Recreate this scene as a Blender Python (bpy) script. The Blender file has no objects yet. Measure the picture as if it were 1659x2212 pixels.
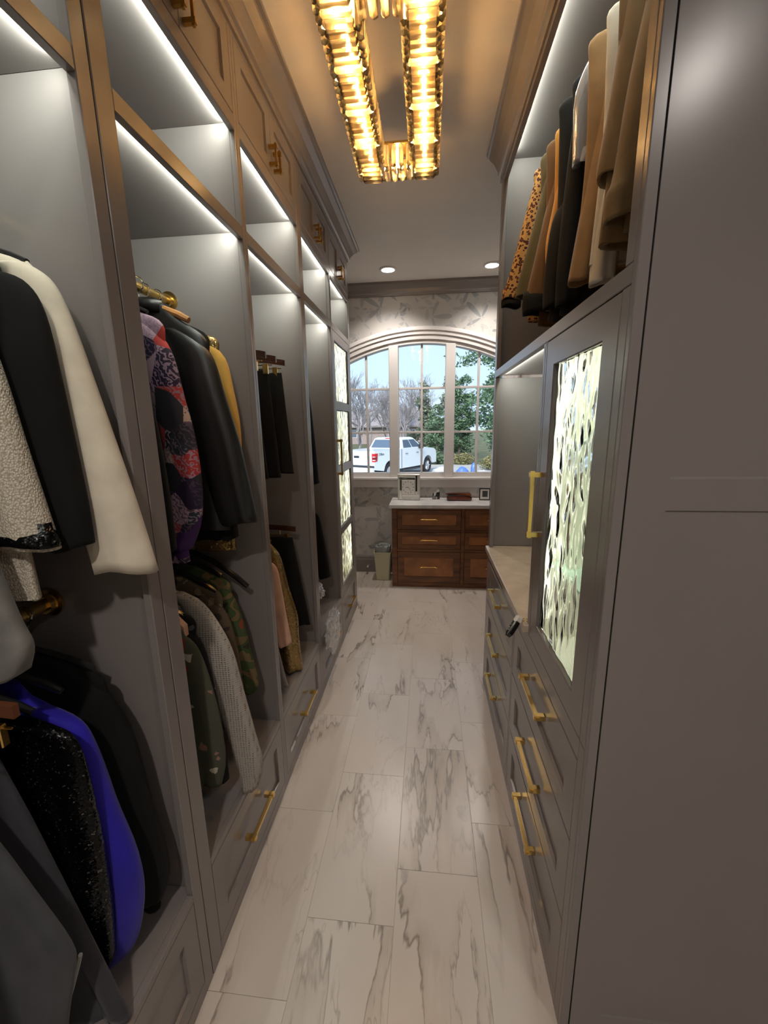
import bpy, bmesh, math, random
from mathutils import Vector, Matrix
random.seed(7)
sc = bpy.context.scene
col = sc.collection

# ------------------------------------------------------------------ camera
YAW, PIT, ROL, FPX = -0.107538414, -0.208433964, -0.015885453, 884.0
CAM_H = 1.65
_f = Vector((math.sin(YAW)*math.cos(PIT), math.cos(YAW)*math.cos(PIT), math.sin(PIT)))
_r0 = Vector((math.cos(YAW), -math.sin(YAW), 0)); _u0 = _r0.cross(_f)
_r = _r0*math.cos(ROL) + _u0*math.sin(ROL); _u = _u0*math.cos(ROL) - _r0*math.sin(ROL)
cam_data = bpy.data.cameras.new('camera'); cam = bpy.data.objects.new('camera', cam_data); col.objects.link(cam)
cam_data.sensor_fit = 'HORIZONTAL'; cam_data.sensor_width = 36.0; cam_data.lens = FPX/1659.0*36.0
cam_data.clip_start = 0.02; cam_data.clip_end = 400
cam.matrix_world = Matrix(((_r.x, _u.x, -_f.x, 0), (_r.y, _u.y, -_f.y, 0), (_r.z, _u.z, -_f.z, CAM_H), (0, 0, 0, 1)))
sc.camera = cam

# ------------------------------------------------------------------ view, world, sun
sc.view_settings.view_transform = 'Standard'; sc.view_settings.look = 'None'
sc.view_settings.gamma = 1.0; sc.view_settings.use_curve_mapping = False
sc.view_settings.exposure = 0.62
sc.cycles.max_bounces = 8; sc.cycles.diffuse_bounces = 4; sc.cycles.glossy_bounces = 3
sc.cycles.transmission_bounces = 6; sc.cycles.transparent_max_bounces = 10
sc.cycles.use_adaptive_sampling = True; sc.cycles.adaptive_threshold = 0.03; sc.cycles.adaptive_min_samples = 20
sc.cycles.sample_clamp_indirect = 6.0; sc.cycles.caustics_reflective = False; sc.cycles.caustics_refractive = False
SKY_STRENGTH = 1.05
LED_W = 3.9            # LED strips in the cabinets
CHAND_W = 3.2          # each chandelier bulb
DOWN_W = 9.0          # ceiling downlights
world = bpy.data.worlds.new('sky'); sc.world = world; world.use_nodes = True
wn = world.node_tree; wn.nodes.clear()
w_out = wn.nodes.new('ShaderNodeOutputWorld'); w_bg = wn.nodes.new('ShaderNodeBackground')
w_tc = wn.nodes.new('ShaderNodeTexCoord'); w_sep = wn.nodes.new('ShaderNodeSeparateXYZ'); w_rmp = wn.nodes.new('ShaderNodeValToRGB')
wn.links.new(w_tc.outputs['Generated'], w_sep.inputs[0]); wn.links.new(w_sep.outputs['Z'], w_rmp.inputs[0])
w_rmp.color_ramp.elements[0].position = 0.0; w_rmp.color_ramp.elements[0].color = (0.54, 0.71, 0.88, 1)
w_rmp.color_ramp.elements[1].position = 0.5; w_rmp.color_ramp.elements[1].color = (0.34, 0.52, 0.76, 1)
wn.links.new(w_rmp.outputs[0], w_bg.inputs[0]); w_bg.inputs[1].default_value = SKY_STRENGTH
wn.links.new(w_bg.outputs[0], w_out.inputs[0])
sun_d = bpy.data.lights.new('hazy_sun', 'SUN'); sun_d.energy = 3.0; sun_d.angle = math.radians(25); sun_d.color = (1.0, 0.95, 0.88)
sun = bpy.data.objects.new('hazy_sun', sun_d); col.objects.link(sun)
sun.rotation_euler = (math.radians(52), 0, math.radians(-12))

# ------------------------------------------------------------------ materials
MATS = {}
def nt(name):
    m = bpy.data.materials.new(name); m.use_nodes = True
    n = m.node_tree; b = n.nodes['Principled BSDF']
    MATS[name] = m
    return m, n, b
def N(n, t, **kw):
    x = n.nodes.new('ShaderNode'+t)
    for k, v in kw.items():
        if k in x.inputs.keys() if isinstance(k, str) else False: x.inputs[k].default_value = v
        else: setattr(x, k, v)
    return x
def mth(n, op, a, b=None, c=None, clamp=False):
    x = n.nodes.new('ShaderNodeMath'); x.operation = op; x.use_clamp = clamp
    for i, v in enumerate((a, b, c)):
        if v is None: continue
        if isinstance(v, (int, float)): x.inputs[i].default_value = v
        else: n.links.new(v, x.inputs[i])
    return x.outputs[0]
def mixc(n, fac, a, b):
    x = n.nodes.new('ShaderNodeMix'); x.data_type = 'RGBA'
    for i, v in ((0, fac), (6, a), (7, b)):
        if isinstance(v, (int, float)): x.inputs[i].default_value = v
        elif isinstance(v, tuple): x.inputs[i].default_value = v if len(v) == 4 else (*v, 1)
        else: n.links.new(v, x.inputs[i])
    return x.outputs[2]
def ramp(n, fac, stops, const=False):
    x = n.nodes.new('ShaderNodeValToRGB'); cr = x.color_ramp
    if const: cr.interpolation = 'CONSTANT'
    while len(cr.elements) < len(stops): cr.elements.new(0.5)
    for e, (p, c) in zip(cr.elements, stops):
        e.position = p; e.color = (*c, 1) if len(c) == 3 else c
    n.links.new(fac, x.inputs[0]); return x.outputs[0]
def coord(n, kind='Object', scale=(1, 1, 1), loc=(0, 0, 0), rot=(0, 0, 0)):
    t = n.nodes.new('ShaderNodeTexCoord'); mp = n.nodes.new('ShaderNodeMapping')
    mp.inputs['Scale'].default_value = scale; mp.inputs['Location'].default_value = loc; mp.inputs['Rotation'].default_value = rot
    n.links.new(t.outputs[kind], mp.inputs[0]); return mp.outputs[0]
def noise(n, vec, scale=5, detail=3, rough=0.5, dist=0.0):
    x = n.nodes.new('ShaderNodeTexNoise')
    x.inputs['Scale'].default_value = scale; x.inputs['Detail'].default_value = detail
    x.inputs['Roughness'].default_value = rough; x.inputs['Distortion'].default_value = dist
    if vec is not None: n.links.new(vec, x.inputs['Vector'])
    return x
def voro(n, vec, scale=5, feature='F1', rnd=1.0):
    x = n.nodes.new('ShaderNodeTexVoronoi'); x.feature = feature
    x.inputs['Scale'].default_value = scale; x.inputs['Randomness'].default_value = rnd
    if vec is not None: n.links.new(vec, x.inputs['Vector'])
    return x
def bump(n, b, h, strength=0.3, dist=0.002):
    x = n.nodes.new('ShaderNodeBump'); x.inputs['Strength'].default_value = strength; x.inputs['Distance'].default_value = dist
    n.links.new(h, x.inputs['Height']); n.links.new(x.outputs[0], b.inputs['Normal'])
def setb(b, base=None, rough=None, metal=None, spec=None, **kw):
    if base is not None: b.inputs['Base Color'].default_value = (*base, 1)
    if rough is not None: b.inputs['Roughness'].default_value = rough
    if metal is not None: b.inputs['Metallic'].default_value = metal
    if spec is not None: b.inputs['Specular IOR Level'].default_value = spec
    for k, v in kw.items(): b.inputs[k].default_value = v
def plain(name, base, rough=0.5, metal=0.0, spec=0.5, nz=0.0, nscale=40, bmp=0.0, bscale=200, **kw):
    m, n, b = nt(name); setb(b, base, rough, metal, spec, **kw)
    if nz:
        v = coord(n); q = noise(n, v, nscale, 3)
        c = ramp(n, q.outputs[0], [(0.3, tuple(x*(1-nz) for x in base)), (0.7, tuple(min(1, x*(1+nz)) for x in base))])
        n.links.new(c, b.inputs['Base Color'])
    if bmp:
        v = coord(n); q = noise(n, v, bscale, 2); bump(n, b, q.outputs[0], bmp, 0.001)
    return m
def fabric(name, base, rough=0.9, sheen=0.15, wv=600, bmp=0.25, nz=0.12):
    m, n, b = nt(name); setb(b, base, rough, 0, 0.25, **{'Sheen Weight': sheen})
    v = coord(n); q = noise(n, v, 14, 4)
    n.links.new(ramp(n, q.outputs[0], [(0.3, tuple(x*(1-nz) for x in base)), (0.7, tuple(min(1, x*(1+nz)) for x in base))]), b.inputs['Base Color'])
    q2 = noise(n, v, wv, 1); bump(n, b, q2.outputs[0], bmp, 0.001)
    return m

PAINT = (0.225, 0.202, 0.193)
def m_paint():
    m, n, b = nt('taupe_paint'); setb(b, PAINT, 0.24, 0, 0.5)
    v = coord(n); q = noise(n, v, 2.0, 2)
    n.links.new(ramp(n, q.outputs[0], [(0.3, tuple(x*0.97 for x in PAINT)), (0.7, tuple(x*1.03 for x in PAINT))]), b.inputs['Base Color'])
m_paint()
plain('brass', (0.78, 0.52, 0.17), 0.24, 1.0)
plain('brass_dark', (0.50, 0.30, 0.08), 0.3, 1.0)
plain('chrome', (0.8, 0.8, 0.8), 0.12, 1.0)
plain('white_trim', (0.74, 0.71, 0.69), 0.4)
plain('ceiling_paint', (0.72, 0.68, 0.64), 0.75, nz=0.02, nscale=6, bmp=0.05, bscale=150)
plain('plain_wall', (0.52, 0.49, 0.45), 0.8, bmp=0.05)
plain('cabinet_cream', (0.86, 0.83, 0.72), 0.5)
plain('grout', (0.58, 0.53, 0.48), 0.9)
plain('led_white', (0.9, 0.9, 0.85), 0.5)
plain('dark_gap', (0.02, 0.018, 0.016), 0.8)
plain('black_gloss', (0.012, 0.011, 0.011), 0.15)
plain('black_plastic', (0.02, 0.019, 0.02), 0.25)
plain('hanger_wood', (0.42, 0.20, 0.07), 0.35, nz=0.2)
plain('hanger_dark_wood', (0.06, 0.022, 0.012), 0.25, nz=0.2)
plain('amber_plastic', (0.16, 0.06, 0.03), 0.1)
plain('mirror_silver', (0.72, 0.71, 0.69), 0.12, 1.0)
plain('clock_silver', (0.58, 0.57, 0.55), 0.38, 0.6)
plain('trash_cream', (0.62, 0.60, 0.42), 0.4)
plain('trash_bag', (0.35, 0.37, 0.37), 0.35)
plain('paper_white', (0.8, 0.78, 0.74), 0.7)
plain('photo_dark', (0.05, 0.055, 0.06), 0.4, nz=0.5, nscale=30)
plain('photo_light', (0.50, 0.49, 0.46), 0.4, nz=0.4, nscale=60)
plain('figure_grey', (0.22, 0.21, 0.19), 0.4, nz=0.5, nscale=70)
plain('pink', (0.85, 0.10, 0.25), 0.5)
plain('leaf_green', (0.12, 0.22, 0.05), 0.5)

def m_tile():
    m, n, b = nt('marble_tile'); setb(b, None, 0.27, 0, 0.5)
    oi = N(n, 'ObjectInfo'); t = N(n, 'TexCoord')
    comb = N(n, 'CombineXYZ'); n.links.new(mth(n, 'MULTIPLY', oi.outputs['Random'], 37.0), comb.inputs[0]); n.links.new(mth(n, 'MULTIPLY', oi.outputs['Random'], 91.0), comb.inputs[1])
    add = N(n, 'VectorMath'); add.operation = 'ADD'; n.links.new(t.outputs['Object'], add.inputs[0]); n.links.new(comb.outputs[0], add.inputs[1])
    def mapped(s, rz):
        mp = N(n, 'Mapping'); mp.inputs['Scale'].default_value = s; mp.inputs['Rotation'].default_value = (0, 0, rz); n.links.new(add.outputs[0], mp.inputs[0]); return mp.outputs[0]
    a = noise(n, mapped((3.1, 0.66, 1), 0.30), 1.0, 6, 0.56, 0.35)
    d = mth(n, 'ABSOLUTE', mth(n, 'SUBTRACT', a.outputs[0], 0.5))
    thin = mth(n, 'SUBTRACT', 1.0, mth(n, 'DIVIDE', d, 0.010), clamp=True)
    side = mth(n, 'SUBTRACT', a.outputs[0], 0.5)
    band = mth(n, 'MULTIPLY', mth(n, 'GREATER_THAN', side, 0.0), mth(n, 'SUBTRACT', 1.0, mth(n, 'DIVIDE', side, 0.06), clamp=True))
    msk = noise(n, mapped((2.2, 1.3, 1), 0.3), 1.3, 2)
    mk = mth(n, 'MULTIPLY', mth(n, 'SUBTRACT', msk.outputs[0], 0.46), 7.0, clamp=True)
    grain = noise(n, mapped((24, 2.0, 1), 0.30), 1.0, 3)
    band2 = mth(n, 'MULTIPLY', mth(n, 'MULTIPLY', band, mk), mth(n, 'MULTIPLY_ADD', grain.outputs[0], 1.1, 0.05), clamp=True)
    e = noise(n, mapped((3.6, 1.0, 1), -0.5), 1.0, 5, 0.6, 0.4)
    d2 = mth(n, 'ABSOLUTE', mth(n, 'SUBTRACT', e.outputs[0], 0.52))
    msk2 = noise(n, mapped((1.5, 1.5, 1), 1.0), 2.0, 2)
    thin2 = mth(n, 'MULTIPLY', mth(n, 'SUBTRACT', 1.0, mth(n, 'DIVIDE', d2, 0.007), clamp=True), mth(n, 'MULTIPLY', mth(n, 'SUBTRACT', msk2.outputs[0], 0.5), 6.0, clamp=True))
    base = ramp(n, noise(n, mapped((2, 1, 1), 0), 1.5, 3).outputs[0], [(0.3, (0.585, 0.52, 0.46)), (0.7, (0.66, 0.60, 0.545))])
    c = mixc(n, mth(n, 'MULTIPLY', band2, 0.85), base, (0.34, 0.27, 0.20))
    c = mixc(n, mth(n, 'MULTIPLY', thin, mth(n, 'MULTIPLY_ADD', mk, 0.72, 0.14)), c, (0.20, 0.165, 0.135))
    c = mixc(n, mth(n, 'MULTIPLY', thin2, 0.6), c, (0.30, 0.26, 0.22))
    n.links.new(c, b.inputs['Base Color'])
m_tile()
def m_counter(name, lo, hi):
    m, n, b = nt(name); setb(b, None, 0.18, 0, 0.5)
    v = coord(n); q = noise(n, v, 5, 5, 0.6, 1.2)
    n.links.new(ramp(n, q.outputs[0], [(0.35, lo), (0.6, hi)]), b.inputs['Base Color'])
m_counter('white_marble', (0.62, 0.62, 0.64), (0.78, 0.77, 0.76))
m_counter('tan_stone', (0.56, 0.46, 0.35), (0.66, 0.56, 0.44))
def m_wood():
    m, n, b = nt('dark_walnut'); setb(b, None, 0.3, 0, 0.5)
    oi = N(n, 'ObjectInfo'); comb = N(n, 'CombineXYZ'); n.links.new(mth(n, 'MULTIPLY', oi.outputs['Random'], 31.0), comb.inputs[2])
    t = N(n, 'TexCoord'); add = N(n, 'VectorMath'); add.operation = 'ADD'; n.links.new(t.outputs['Object'], add.inputs[0]); n.links.new(comb.outputs[0], add.inputs[1])
    mp = N(n, 'Mapping'); mp.inputs['Scale'].default_value = (1.0, 3, 7); n.links.new(add.outputs[0], mp.inputs[0])
    q = noise(n, mp.outputs[0], 1.6, 6, 0.6, 1.5)
    n.links.new(ramp(n, q.outputs[0], [(0.28, (0.055, 0.020, 0.009)), (0.45, (0.13, 0.048, 0.017)), (0.60, (0.21, 0.082, 0.027)), (0.76, (0.085, 0.030, 0.013))]), b.inputs['Base Color'])
m_wood()
plain('light_walnut', (0.32, 0.125, 0.042), 0.3, nz=0.25, nscale=9)
def m_wallpaper():
    m, n, b = nt('leaf_wallpaper'); setb(b, None, 0.75, 0, 0.3)
    v = coord(n, 'Object', (1, 0, 1))
    base = ramp(n, noise(n, v, 1.6, 3).outputs[0], [(0.35, (0.50, 0.485, 0.46)), (0.65, (0.585, 0.555, 0.52))])
    c = base
    for k, (sc_, off, col_, pet) in enumerate(((3.0, (0.3, 0, 0.1), (0.27, 0.285, 0.30), 5), (3.9, (5.7, 0, 3.9), (0.37, 0.37, 0.37), 4), (5.3, (9.1, 0, 7.3), (0.40, 0.40, 0.40), 3))):
        mp = N(n, 'Mapping'); mp.inputs['Location'].default_value = off; n.links.new(v, mp.inputs[0])
        q = noise(n, mp.outputs[0], 4.0, 2)
        vo = voro(n, mp.outputs[0], sc_, rnd=0.75)
        pos = N(n, 'VectorMath'); pos.operation = 'SUBTRACT'; n.links.new(mp.outputs[0], pos.inputs[0]); n.links.new(vo.outputs['Position'], pos.inputs[1])
        s = N(n, 'SeparateXYZ'); n.links.new(pos.outputs[0], s.inputs[0])
        cs = N(n, 'SeparateColor'); n.links.new(vo.outputs['Color'], cs.inputs[0])
        ang = mth(n, 'ADD', mth(n, 'ARCTAN2', s.outputs['Z'], s.outputs['X']), mth(n, 'MULTIPLY', cs.outputs[0], 6.28))
        rad = mth(n, 'SQRT', mth(n, 'ADD', mth(n, 'MULTIPLY', s.outputs['X'], s.outputs['X']), mth(n, 'MULTIPLY', s.outputs['Z'], s.outputs['Z'])))
        petal = mth(n, 'POWER', mth(n, 'ABSOLUTE', mth(n, 'COSINE', mth(n, 'MULTIPLY', ang, pet*0.5))), 4.0)
        half = mth(n, 'MULTIPLY_ADD', mth(n, 'COSINE', ang), 0.5, 0.55, clamp=True)
        lim = mth(n, 'MULTIPLY', mth(n, 'MULTIPLY', petal, half), 0.54/sc_)
        lim = mth(n, 'MULTIPLY', lim, mth(n, 'MULTIPLY_ADD', q.outputs[0], 1.2, 0.5))
        inside = mth(n, 'MULTIPLY', mth(n, 'SUBTRACT', lim, rad), 130.0, clamp=True)
        inside = mth(n, 'MULTIPLY', inside, mth(n, 'GREATER_THAN', rad, 0.012))
        c = mixc(n, mth(n, 'MULTIPLY', inside, mth(n, 'MULTIPLY_ADD', cs.outputs[1], 0.5, 0.42)), c, col_)
    n.links.new(c, b.inputs['Base Color'])
m_wallpaper()
def m_window_glass():
    m = bpy.data.materials.new('window_glass'); m.use_nodes = True; n = m.node_tree; n.nodes.clear(); MATS['window_glass'] = m
    o = N(n, 'OutputMaterial'); tr = N(n, 'BsdfTransparent'); gl = N(n, 'BsdfGlossy'); gl.inputs['Roughness'].default_value = 0.0
    fr = N(n, 'Fresnel'); fr.inputs['IOR'].default_value = 1.45; mx = N(n, 'MixShader')
    n.links.new(fr.outputs[0], mx.inputs[0]); n.links.new(tr.outputs[0], mx.inputs[1]); n.links.new(gl.outputs[0], mx.inputs[2]); n.links.new(mx.outputs[0], o.inputs[0])
m_window_glass()
def m_relief_glass():
    m, n, b = nt('relief_glass'); setb(b, (0.93, 0.96, 0.92), 0.05, 0, 0.5, **{'Transmission Weight': 1.0, 'IOR': 1.25})
m_relief_glass()
def m_crystal():
    m = bpy.data.materials.new('crystal'); m.use_nodes = True; n = m.node_tree; n.nodes.clear(); MATS['crystal'] = m
    o = N(n, 'OutputMaterial'); tr = N(n, 'BsdfTransparent'); tr.inputs['Color'].default_value = (1.0, 0.93, 0.80, 1)
    gl = N(n, 'BsdfGlossy'); gl.inputs['Roughness'].default_value = 0.12; gl.inputs['Color'].default_value = (1.0, 0.93, 0.80, 1)
    tl = N(n, 'BsdfTranslucent'); tl.inputs['Color'].default_value = (1.0, 0.84, 0.55, 1)
    fr = N(n, 'Fresnel'); fr.inputs['IOR'].default_value = 1.9; m1 = N(n, 'MixShader'); m2 = N(n, 'MixShader'); m2.inputs[0].default_value = 0.58
    n.links.new(tr.outputs[0], m2.inputs[1]); n.links.new(tl.outputs[0], m2.inputs[2]); n.links.new(fr.outputs[0], m1.inputs[0]); n.links.new(m2.outputs[0], m1.inputs[1]); n.links.new(gl.outputs[0], m1.inputs[2]); n.links.new(m1.outputs[0], o.inputs[0])
m_crystal()
def emit(name, c, s):
    m = bpy.data.materials.new(name); m.use_nodes = True; n = m.node_tree; n.nodes.clear(); MATS[name] = m
    o = N(n, 'OutputMaterial'); e = N(n, 'Emission'); e.inputs[0].default_value = (*c, 1); e.inputs[1].default_value = s; n.links.new(e.outputs[0], o.inputs[0])
emit('bulb_glow', (1.0, 0.75, 0.40), 60.0); emit('downlight_glow', (1.0, 0.93, 0.84), 14.0)
def m_film():
    m = bpy.data.materials.new('clear_film'); m.use_nodes = True; n = m.node_tree; n.nodes.clear(); MATS['clear_film'] = m
    o = N(n, 'OutputMaterial'); tr = N(n, 'BsdfTransparent'); gl = N(n, 'BsdfGlossy'); gl.inputs['Roughness'].default_value = 0.08
    df = N(n, 'BsdfDiffuse'); df.inputs[0].default_value = (0.75, 0.75, 0.78, 1)
    lw = N(n, 'LayerWeight'); lw.inputs[0].default_value = 0.35; mx = N(n, 'MixShader'); m2 = N(n, 'MixShader'); m2.inputs[0].default_value = 0.28
    n.links.new(lw.outputs['Facing'], mx.inputs[0]); n.links.new(tr.outputs[0], mx.inputs[1]); n.links.new(gl.outputs[0], mx.inputs[2])
    n.links.new(mx.outputs[0], m2.inputs[1]); n.links.new(df.outputs[0], m2.inputs[2]); n.links.new(m2.outputs[0], o.inputs[0])
m_film()
# fabrics
fabric('cream_wool', (0.66, 0.59, 0.47)); fabric('black_wool', (0.006, 0.0055, 0.0055), sheen=0.02); fabric('black_cloth', (0.007, 0.0065, 0.0065), sheen=0.02)
fabric('navy_wool', (0.007, 0.009, 0.016), sheen=0.02); fabric('grey_heather', (0.19, 0.18, 0.17), nz=0.3); fabric('royal_blue', (0.020, 0.012, 0.36), 0.7)
fabric('charcoal', (0.060, 0.062, 0.070)); fabric('slate', (0.045, 0.043, 0.052)); fabric('mustard', (0.46, 0.22, 0.04)); fabric('tan_wool', (0.24, 0.14, 0.06))
fabric('beige_coat', (0.26, 0.17, 0.08)); fabric('olive_cloth', (0.10, 0.078, 0.032)); fabric('brown_suede', (0.13, 0.065, 0.022)); fabric('peach', (0.60, 0.37, 0.27))
fabric('off_white', (0.62, 0.58, 0.50)); fabric('pale_grey', (0.26, 0.25, 0.25)); fabric('yellow_gold', (0.62, 0.36, 0.08)); fabric('light_stripe', (0.40, 0.39, 0.38)); fabric('army_green', (0.085, 0.082, 0.055))
plain('black_leather', (0.008, 0.0075, 0.0075), 0.42, bmp=0.25, bscale=120)
def m_tweed():
    m, n, b = nt('cream_tweed'); setb(b, None, 0.95, 0, 0.2)
    v = coord(n); w = voro(n, coord(n, 'Object', (1, 1, 0.7)), 330)
    n.links.new(ramp(n, w.outputs['Distance'], [(0.1, (0.70, 0.65, 0.55)), (0.7, (0.42, 0.36, 0.28))]), b.inputs['Base Color']); bump(n, b, w.outputs['Distance'], 0.6, 0.003)
m_tweed()
def m_sequin(name, lo, hi, sc_=150):
    m, n, b = nt(name); setb(b, None, 0.2, 0.7, 0.5)
    w = voro(n, coord(n), sc_); cs = N(n, 'SeparateColor'); n.links.new(w.outputs['Color'], cs.inputs[0])
    n.links.new(ramp(n, cs.outputs[0], [(0.0, lo), (0.95, lo), (1.0, hi)]), b.inputs['Base Color'])
    vm = N(n, 'VectorMath'); vm.operation = 'SUBTRACT'; n.links.new(w.outputs['Color'], vm.inputs[0]); vm.inputs[1].default_value = (0.5, 0.5, 0.5)
    sc2 = N(n, 'VectorMath'); sc2.operation = 'SCALE'; sc2.inputs['Scale'].default_value = 0.35; n.links.new(vm.outputs[0], sc2.inputs[0])
    g = N(n, 'NewGeometry'); ad = N(n, 'VectorMath'); ad.operation = 'ADD'; n.links.new(g.outputs['Normal'], ad.inputs[0]); n.links.new(sc2.outputs[0], ad.inputs[1])
    nm = N(n, 'VectorMath'); nm.operation = 'NORMALIZE'; n.links.new(ad.outputs[0], nm.inputs[0]); n.links.new(nm.outputs[0], b.inputs['Normal'])
m_sequin('black_sequin', (0.006, 0.006, 0.007), (0.18, 0.18, 0.17), 330); m_sequin('gold_sequin', (0.30, 0.20, 0.075), (0.85, 0.70, 0.4), 260)
def m_leopard():
    m, n, b = nt('leopard_print'); setb(b, None, 0.85, 0, 0.3)
    v = coord(n); q = noise(n, v, 30, 2); ad = N(n, 'VectorMath'); ad.operation = 'MULTIPLY_ADD'; n.links.new(q.outputs['Color'], ad.inputs[0]); ad.inputs[1].default_value = (0.012,)*3; n.links.new(v, ad.inputs[2])
    w = voro(n, ad.outputs[0], 74, rnd=0.9); d = w.outputs['Distance']
    ring = mth(n, 'MULTIPLY', mth(n, 'GREATER_THAN', d, 0.16), mth(n, 'LESS_THAN', d, 0.48))
    q2 = noise(n, v, 70, 1); ring = mth(n, 'MULTIPLY', ring, mth(n, 'GREATER_THAN', q2.outputs[0], 0.34))
    c = mixc(n, mth(n, 'LESS_THAN', d, 0.2), (0.46, 0.25, 0.075), (0.30, 0.12, 0.03)); c = mixc(n, ring, c, (0.06, 0.012, 0.010)); n.links.new(c, b.inputs['Base Color'])
m_leopard()
def m_camo():
    m, n, b = nt('camouflage'); setb(b, None, 0.9, 0, 0.2)
    q = noise(n, coord(n), 9, 2, 0.5, 0.8)
    n.links.new(ramp(n, q.outputs[0], [(0, (0.035, 0.035, 0.025)), (0.40, (0.05, 0.075, 0.03)), (0.50, (0.16, 0.11, 0.055)), (0.57, (0.06, 0.085, 0.035)), (0.65, (0.23, 0.055, 0.03))], True), b.inputs['Base Color'])
m_camo()
def m_scarf():
    m, n, b = nt('patchwork_print'); setb(b, None, 0.7, 0, 0.3)
    v = coord(n, 'Object', (1, 0.6, 1), rot=(0, 0.5, 0)); w = voro(n, v, 13, rnd=0.9); cs = N(n, 'SeparateColor'); n.links.new(w.outputs['Color'], cs.inputs[0])
    patch = ramp(n, cs.outputs[0], [(0, (0.03, 0.018, 0.05)), (0.25, (0.42, 0.28, 0.36)), (0.4, (0.03, 0.03, 0.04)), (0.55, (0.45, 0.045, 0.04)), (0.68, (0.06, 0.02, 0.12)), (0.8, (0.50, 0.36, 0.30)), (0.9, (0.035, 0.045, 0.06))], True)
    wv = N(n, 'TexWave'); wv.inputs['Scale'].default_value = 22; wv.inputs['Distortion'].default_value = 9; wv.inputs['Detail'].default_value = 1; wv.inputs['Detail Scale'].default_value = 3; n.links.new(v, wv.inputs['Vector'])
    f = mth(n, 'MULTIPLY', mth(n, 'GREATER_THAN', wv.outputs['Fac'], 0.72), 0.85)
    f = mth(n, 'MULTIPLY', f, mth(n, 'LESS_THAN', cs.outputs[1], 0.75))
    c = mixc(n, f, patch, mixc(n, cs.outputs[2], (0.42, 0.30, 0.40), (0.05, 0.03, 0.06))); n.links.new(c, b.inputs['Base Color'])
m_scarf()
def m_floral(name, base, cols, sc_=16, thr=0.40):
    m, n, b = nt(name); setb(b, None, 0.85, 0, 0.25)
    v = coord(n); q = noise(n, v, 25, 2); ad = N(n, 'VectorMath'); ad.operation = 'MULTIPLY_ADD'; n.links.new(q.outputs['Color'], ad.inputs[0]); ad.inputs[1].default_value = (0.05,)*3; n.links.new(v, ad.inputs[2])
    w = voro(n, ad.outputs[0], sc_); cs = N(n, 'SeparateColor'); n.links.new(w.outputs['Color'], cs.inputs[0])
    k = len(cols); cc = ramp(n, cs.outputs[0], [(i/k, c) for i, c in enumerate(cols)], True)
    f = mth(n, 'MULTIPLY', mth(n, 'LESS_THAN', w.outputs['Distance'], thr), mth(n, 'GREATER_THAN', cs.outputs[1], 0.45))
    n.links.new(mixc(n, f, base, cc), b.inputs['Base Color'])
m_floral('dark_floral', (0.02, 0.018, 0.018), [(0.30, 0.16, 0.16), (0.02, 0.018, 0.018), (0.13, 0.13, 0.14)], 20)
m_floral('olive_embroidery', (0.075, 0.078, 0.055), [(0.35, 0.03, 0.02), (0.45, 0.42, 0.33), (0.30, 0.16, 0.12)], 22, 0.30)
m_floral('black_white_print', (0.012, 0.012, 0.014), [(0.40, 0.38, 0.38), (0.10, 0.10, 0.12), (0.45, 0.28, 0.24)], 34, 0.32)
m_floral('brown_print', (0.10, 0.07, 0.045), [(0.20, 0.15, 0.09), (0.04, 0.03, 0.025)], 26, 0.4)
def m_knit():
    m, n, b = nt('open_knit'); setb(b, None, 0.95, 0, 0.15)
    w = voro(n, coord(n, 'Object', (1, 0.5, 1.3)), 105, rnd=0.15)
    n.links.new(ramp(n, w.outputs['Distance'], [(0.08, (0.055, 0.05, 0.045)), (0.30, (0.37, 0.34, 0.30)), (0.6, (0.42, 0.39, 0.35))]), b.inputs['Base Color']); bump(n, b, w.outputs['Distance'], 0.8, 0.003)
m_knit()
# outdoors
plain('truck_white', (0.82, 0.86, 0.88), 0.15, 0, 0.5); plain('tyre', (0.02, 0.02, 0.022), 0.8); plain('truck_glass', (0.10, 0.14, 0.20), 0.05, 0, 0.8)
plain('red_lens', (0.62, 0.02, 0.03), 0.15); plain('dark_red_lens', (0.22, 0.01, 0.02), 0.15); plain('black_trim', (0.03, 0.035, 0.045), 0.4); plain('alloy', (0.75, 0.76, 0.78), 0.2, 1.0)
plain('concrete', (0.50, 0.48, 0.46), 0.9, nz=0.12, nscale=3); plain('lawn_grass', (0.13, 0.13, 0.06), 0.95, nz=0.35, nscale=1.5)
plain('bark', (0.20, 0.17, 0.14), 0.9, nz=0.3); plain('grey_bark', (0.30, 0.28, 0.29), 0.9, nz=0.3)
plain('brick', (0.36, 0.30, 0.29), 0.9, nz=0.15, nscale=4); plain('shingle', (0.34, 0.30, 0.30), 0.9, nz=0.2, nscale=8)
plain('tarp_grey', (0.55, 0.58, 0.60), 0.5); plain('tarp_blue', (0.10, 0.20, 0.55), 0.4); plain('plate_white', (0.75, 0.78, 0.85), 0.4)
def m_leaf(name, a, c):
    m, n, b = nt(name); setb(b, None, 0.45, 0, 0.5)
    g = N(n, 'NewGeometry'); n.links.new(ramp(n, g.outputs['Random Per Island'], [(0, a), (1, c)]), b.inputs['Base Color'])
m_leaf('evergreen_leaf', (0.045, 0.105, 0.050), (0.20, 0.31, 0.17)); m_leaf('hedge_leaf', (0.12, 0.15, 0.07), (0.40, 0.33, 0.14)); m_leaf('cedar_leaf', (0.12, 0.16, 0.11), (0.26, 0.30, 0.22))

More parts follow.
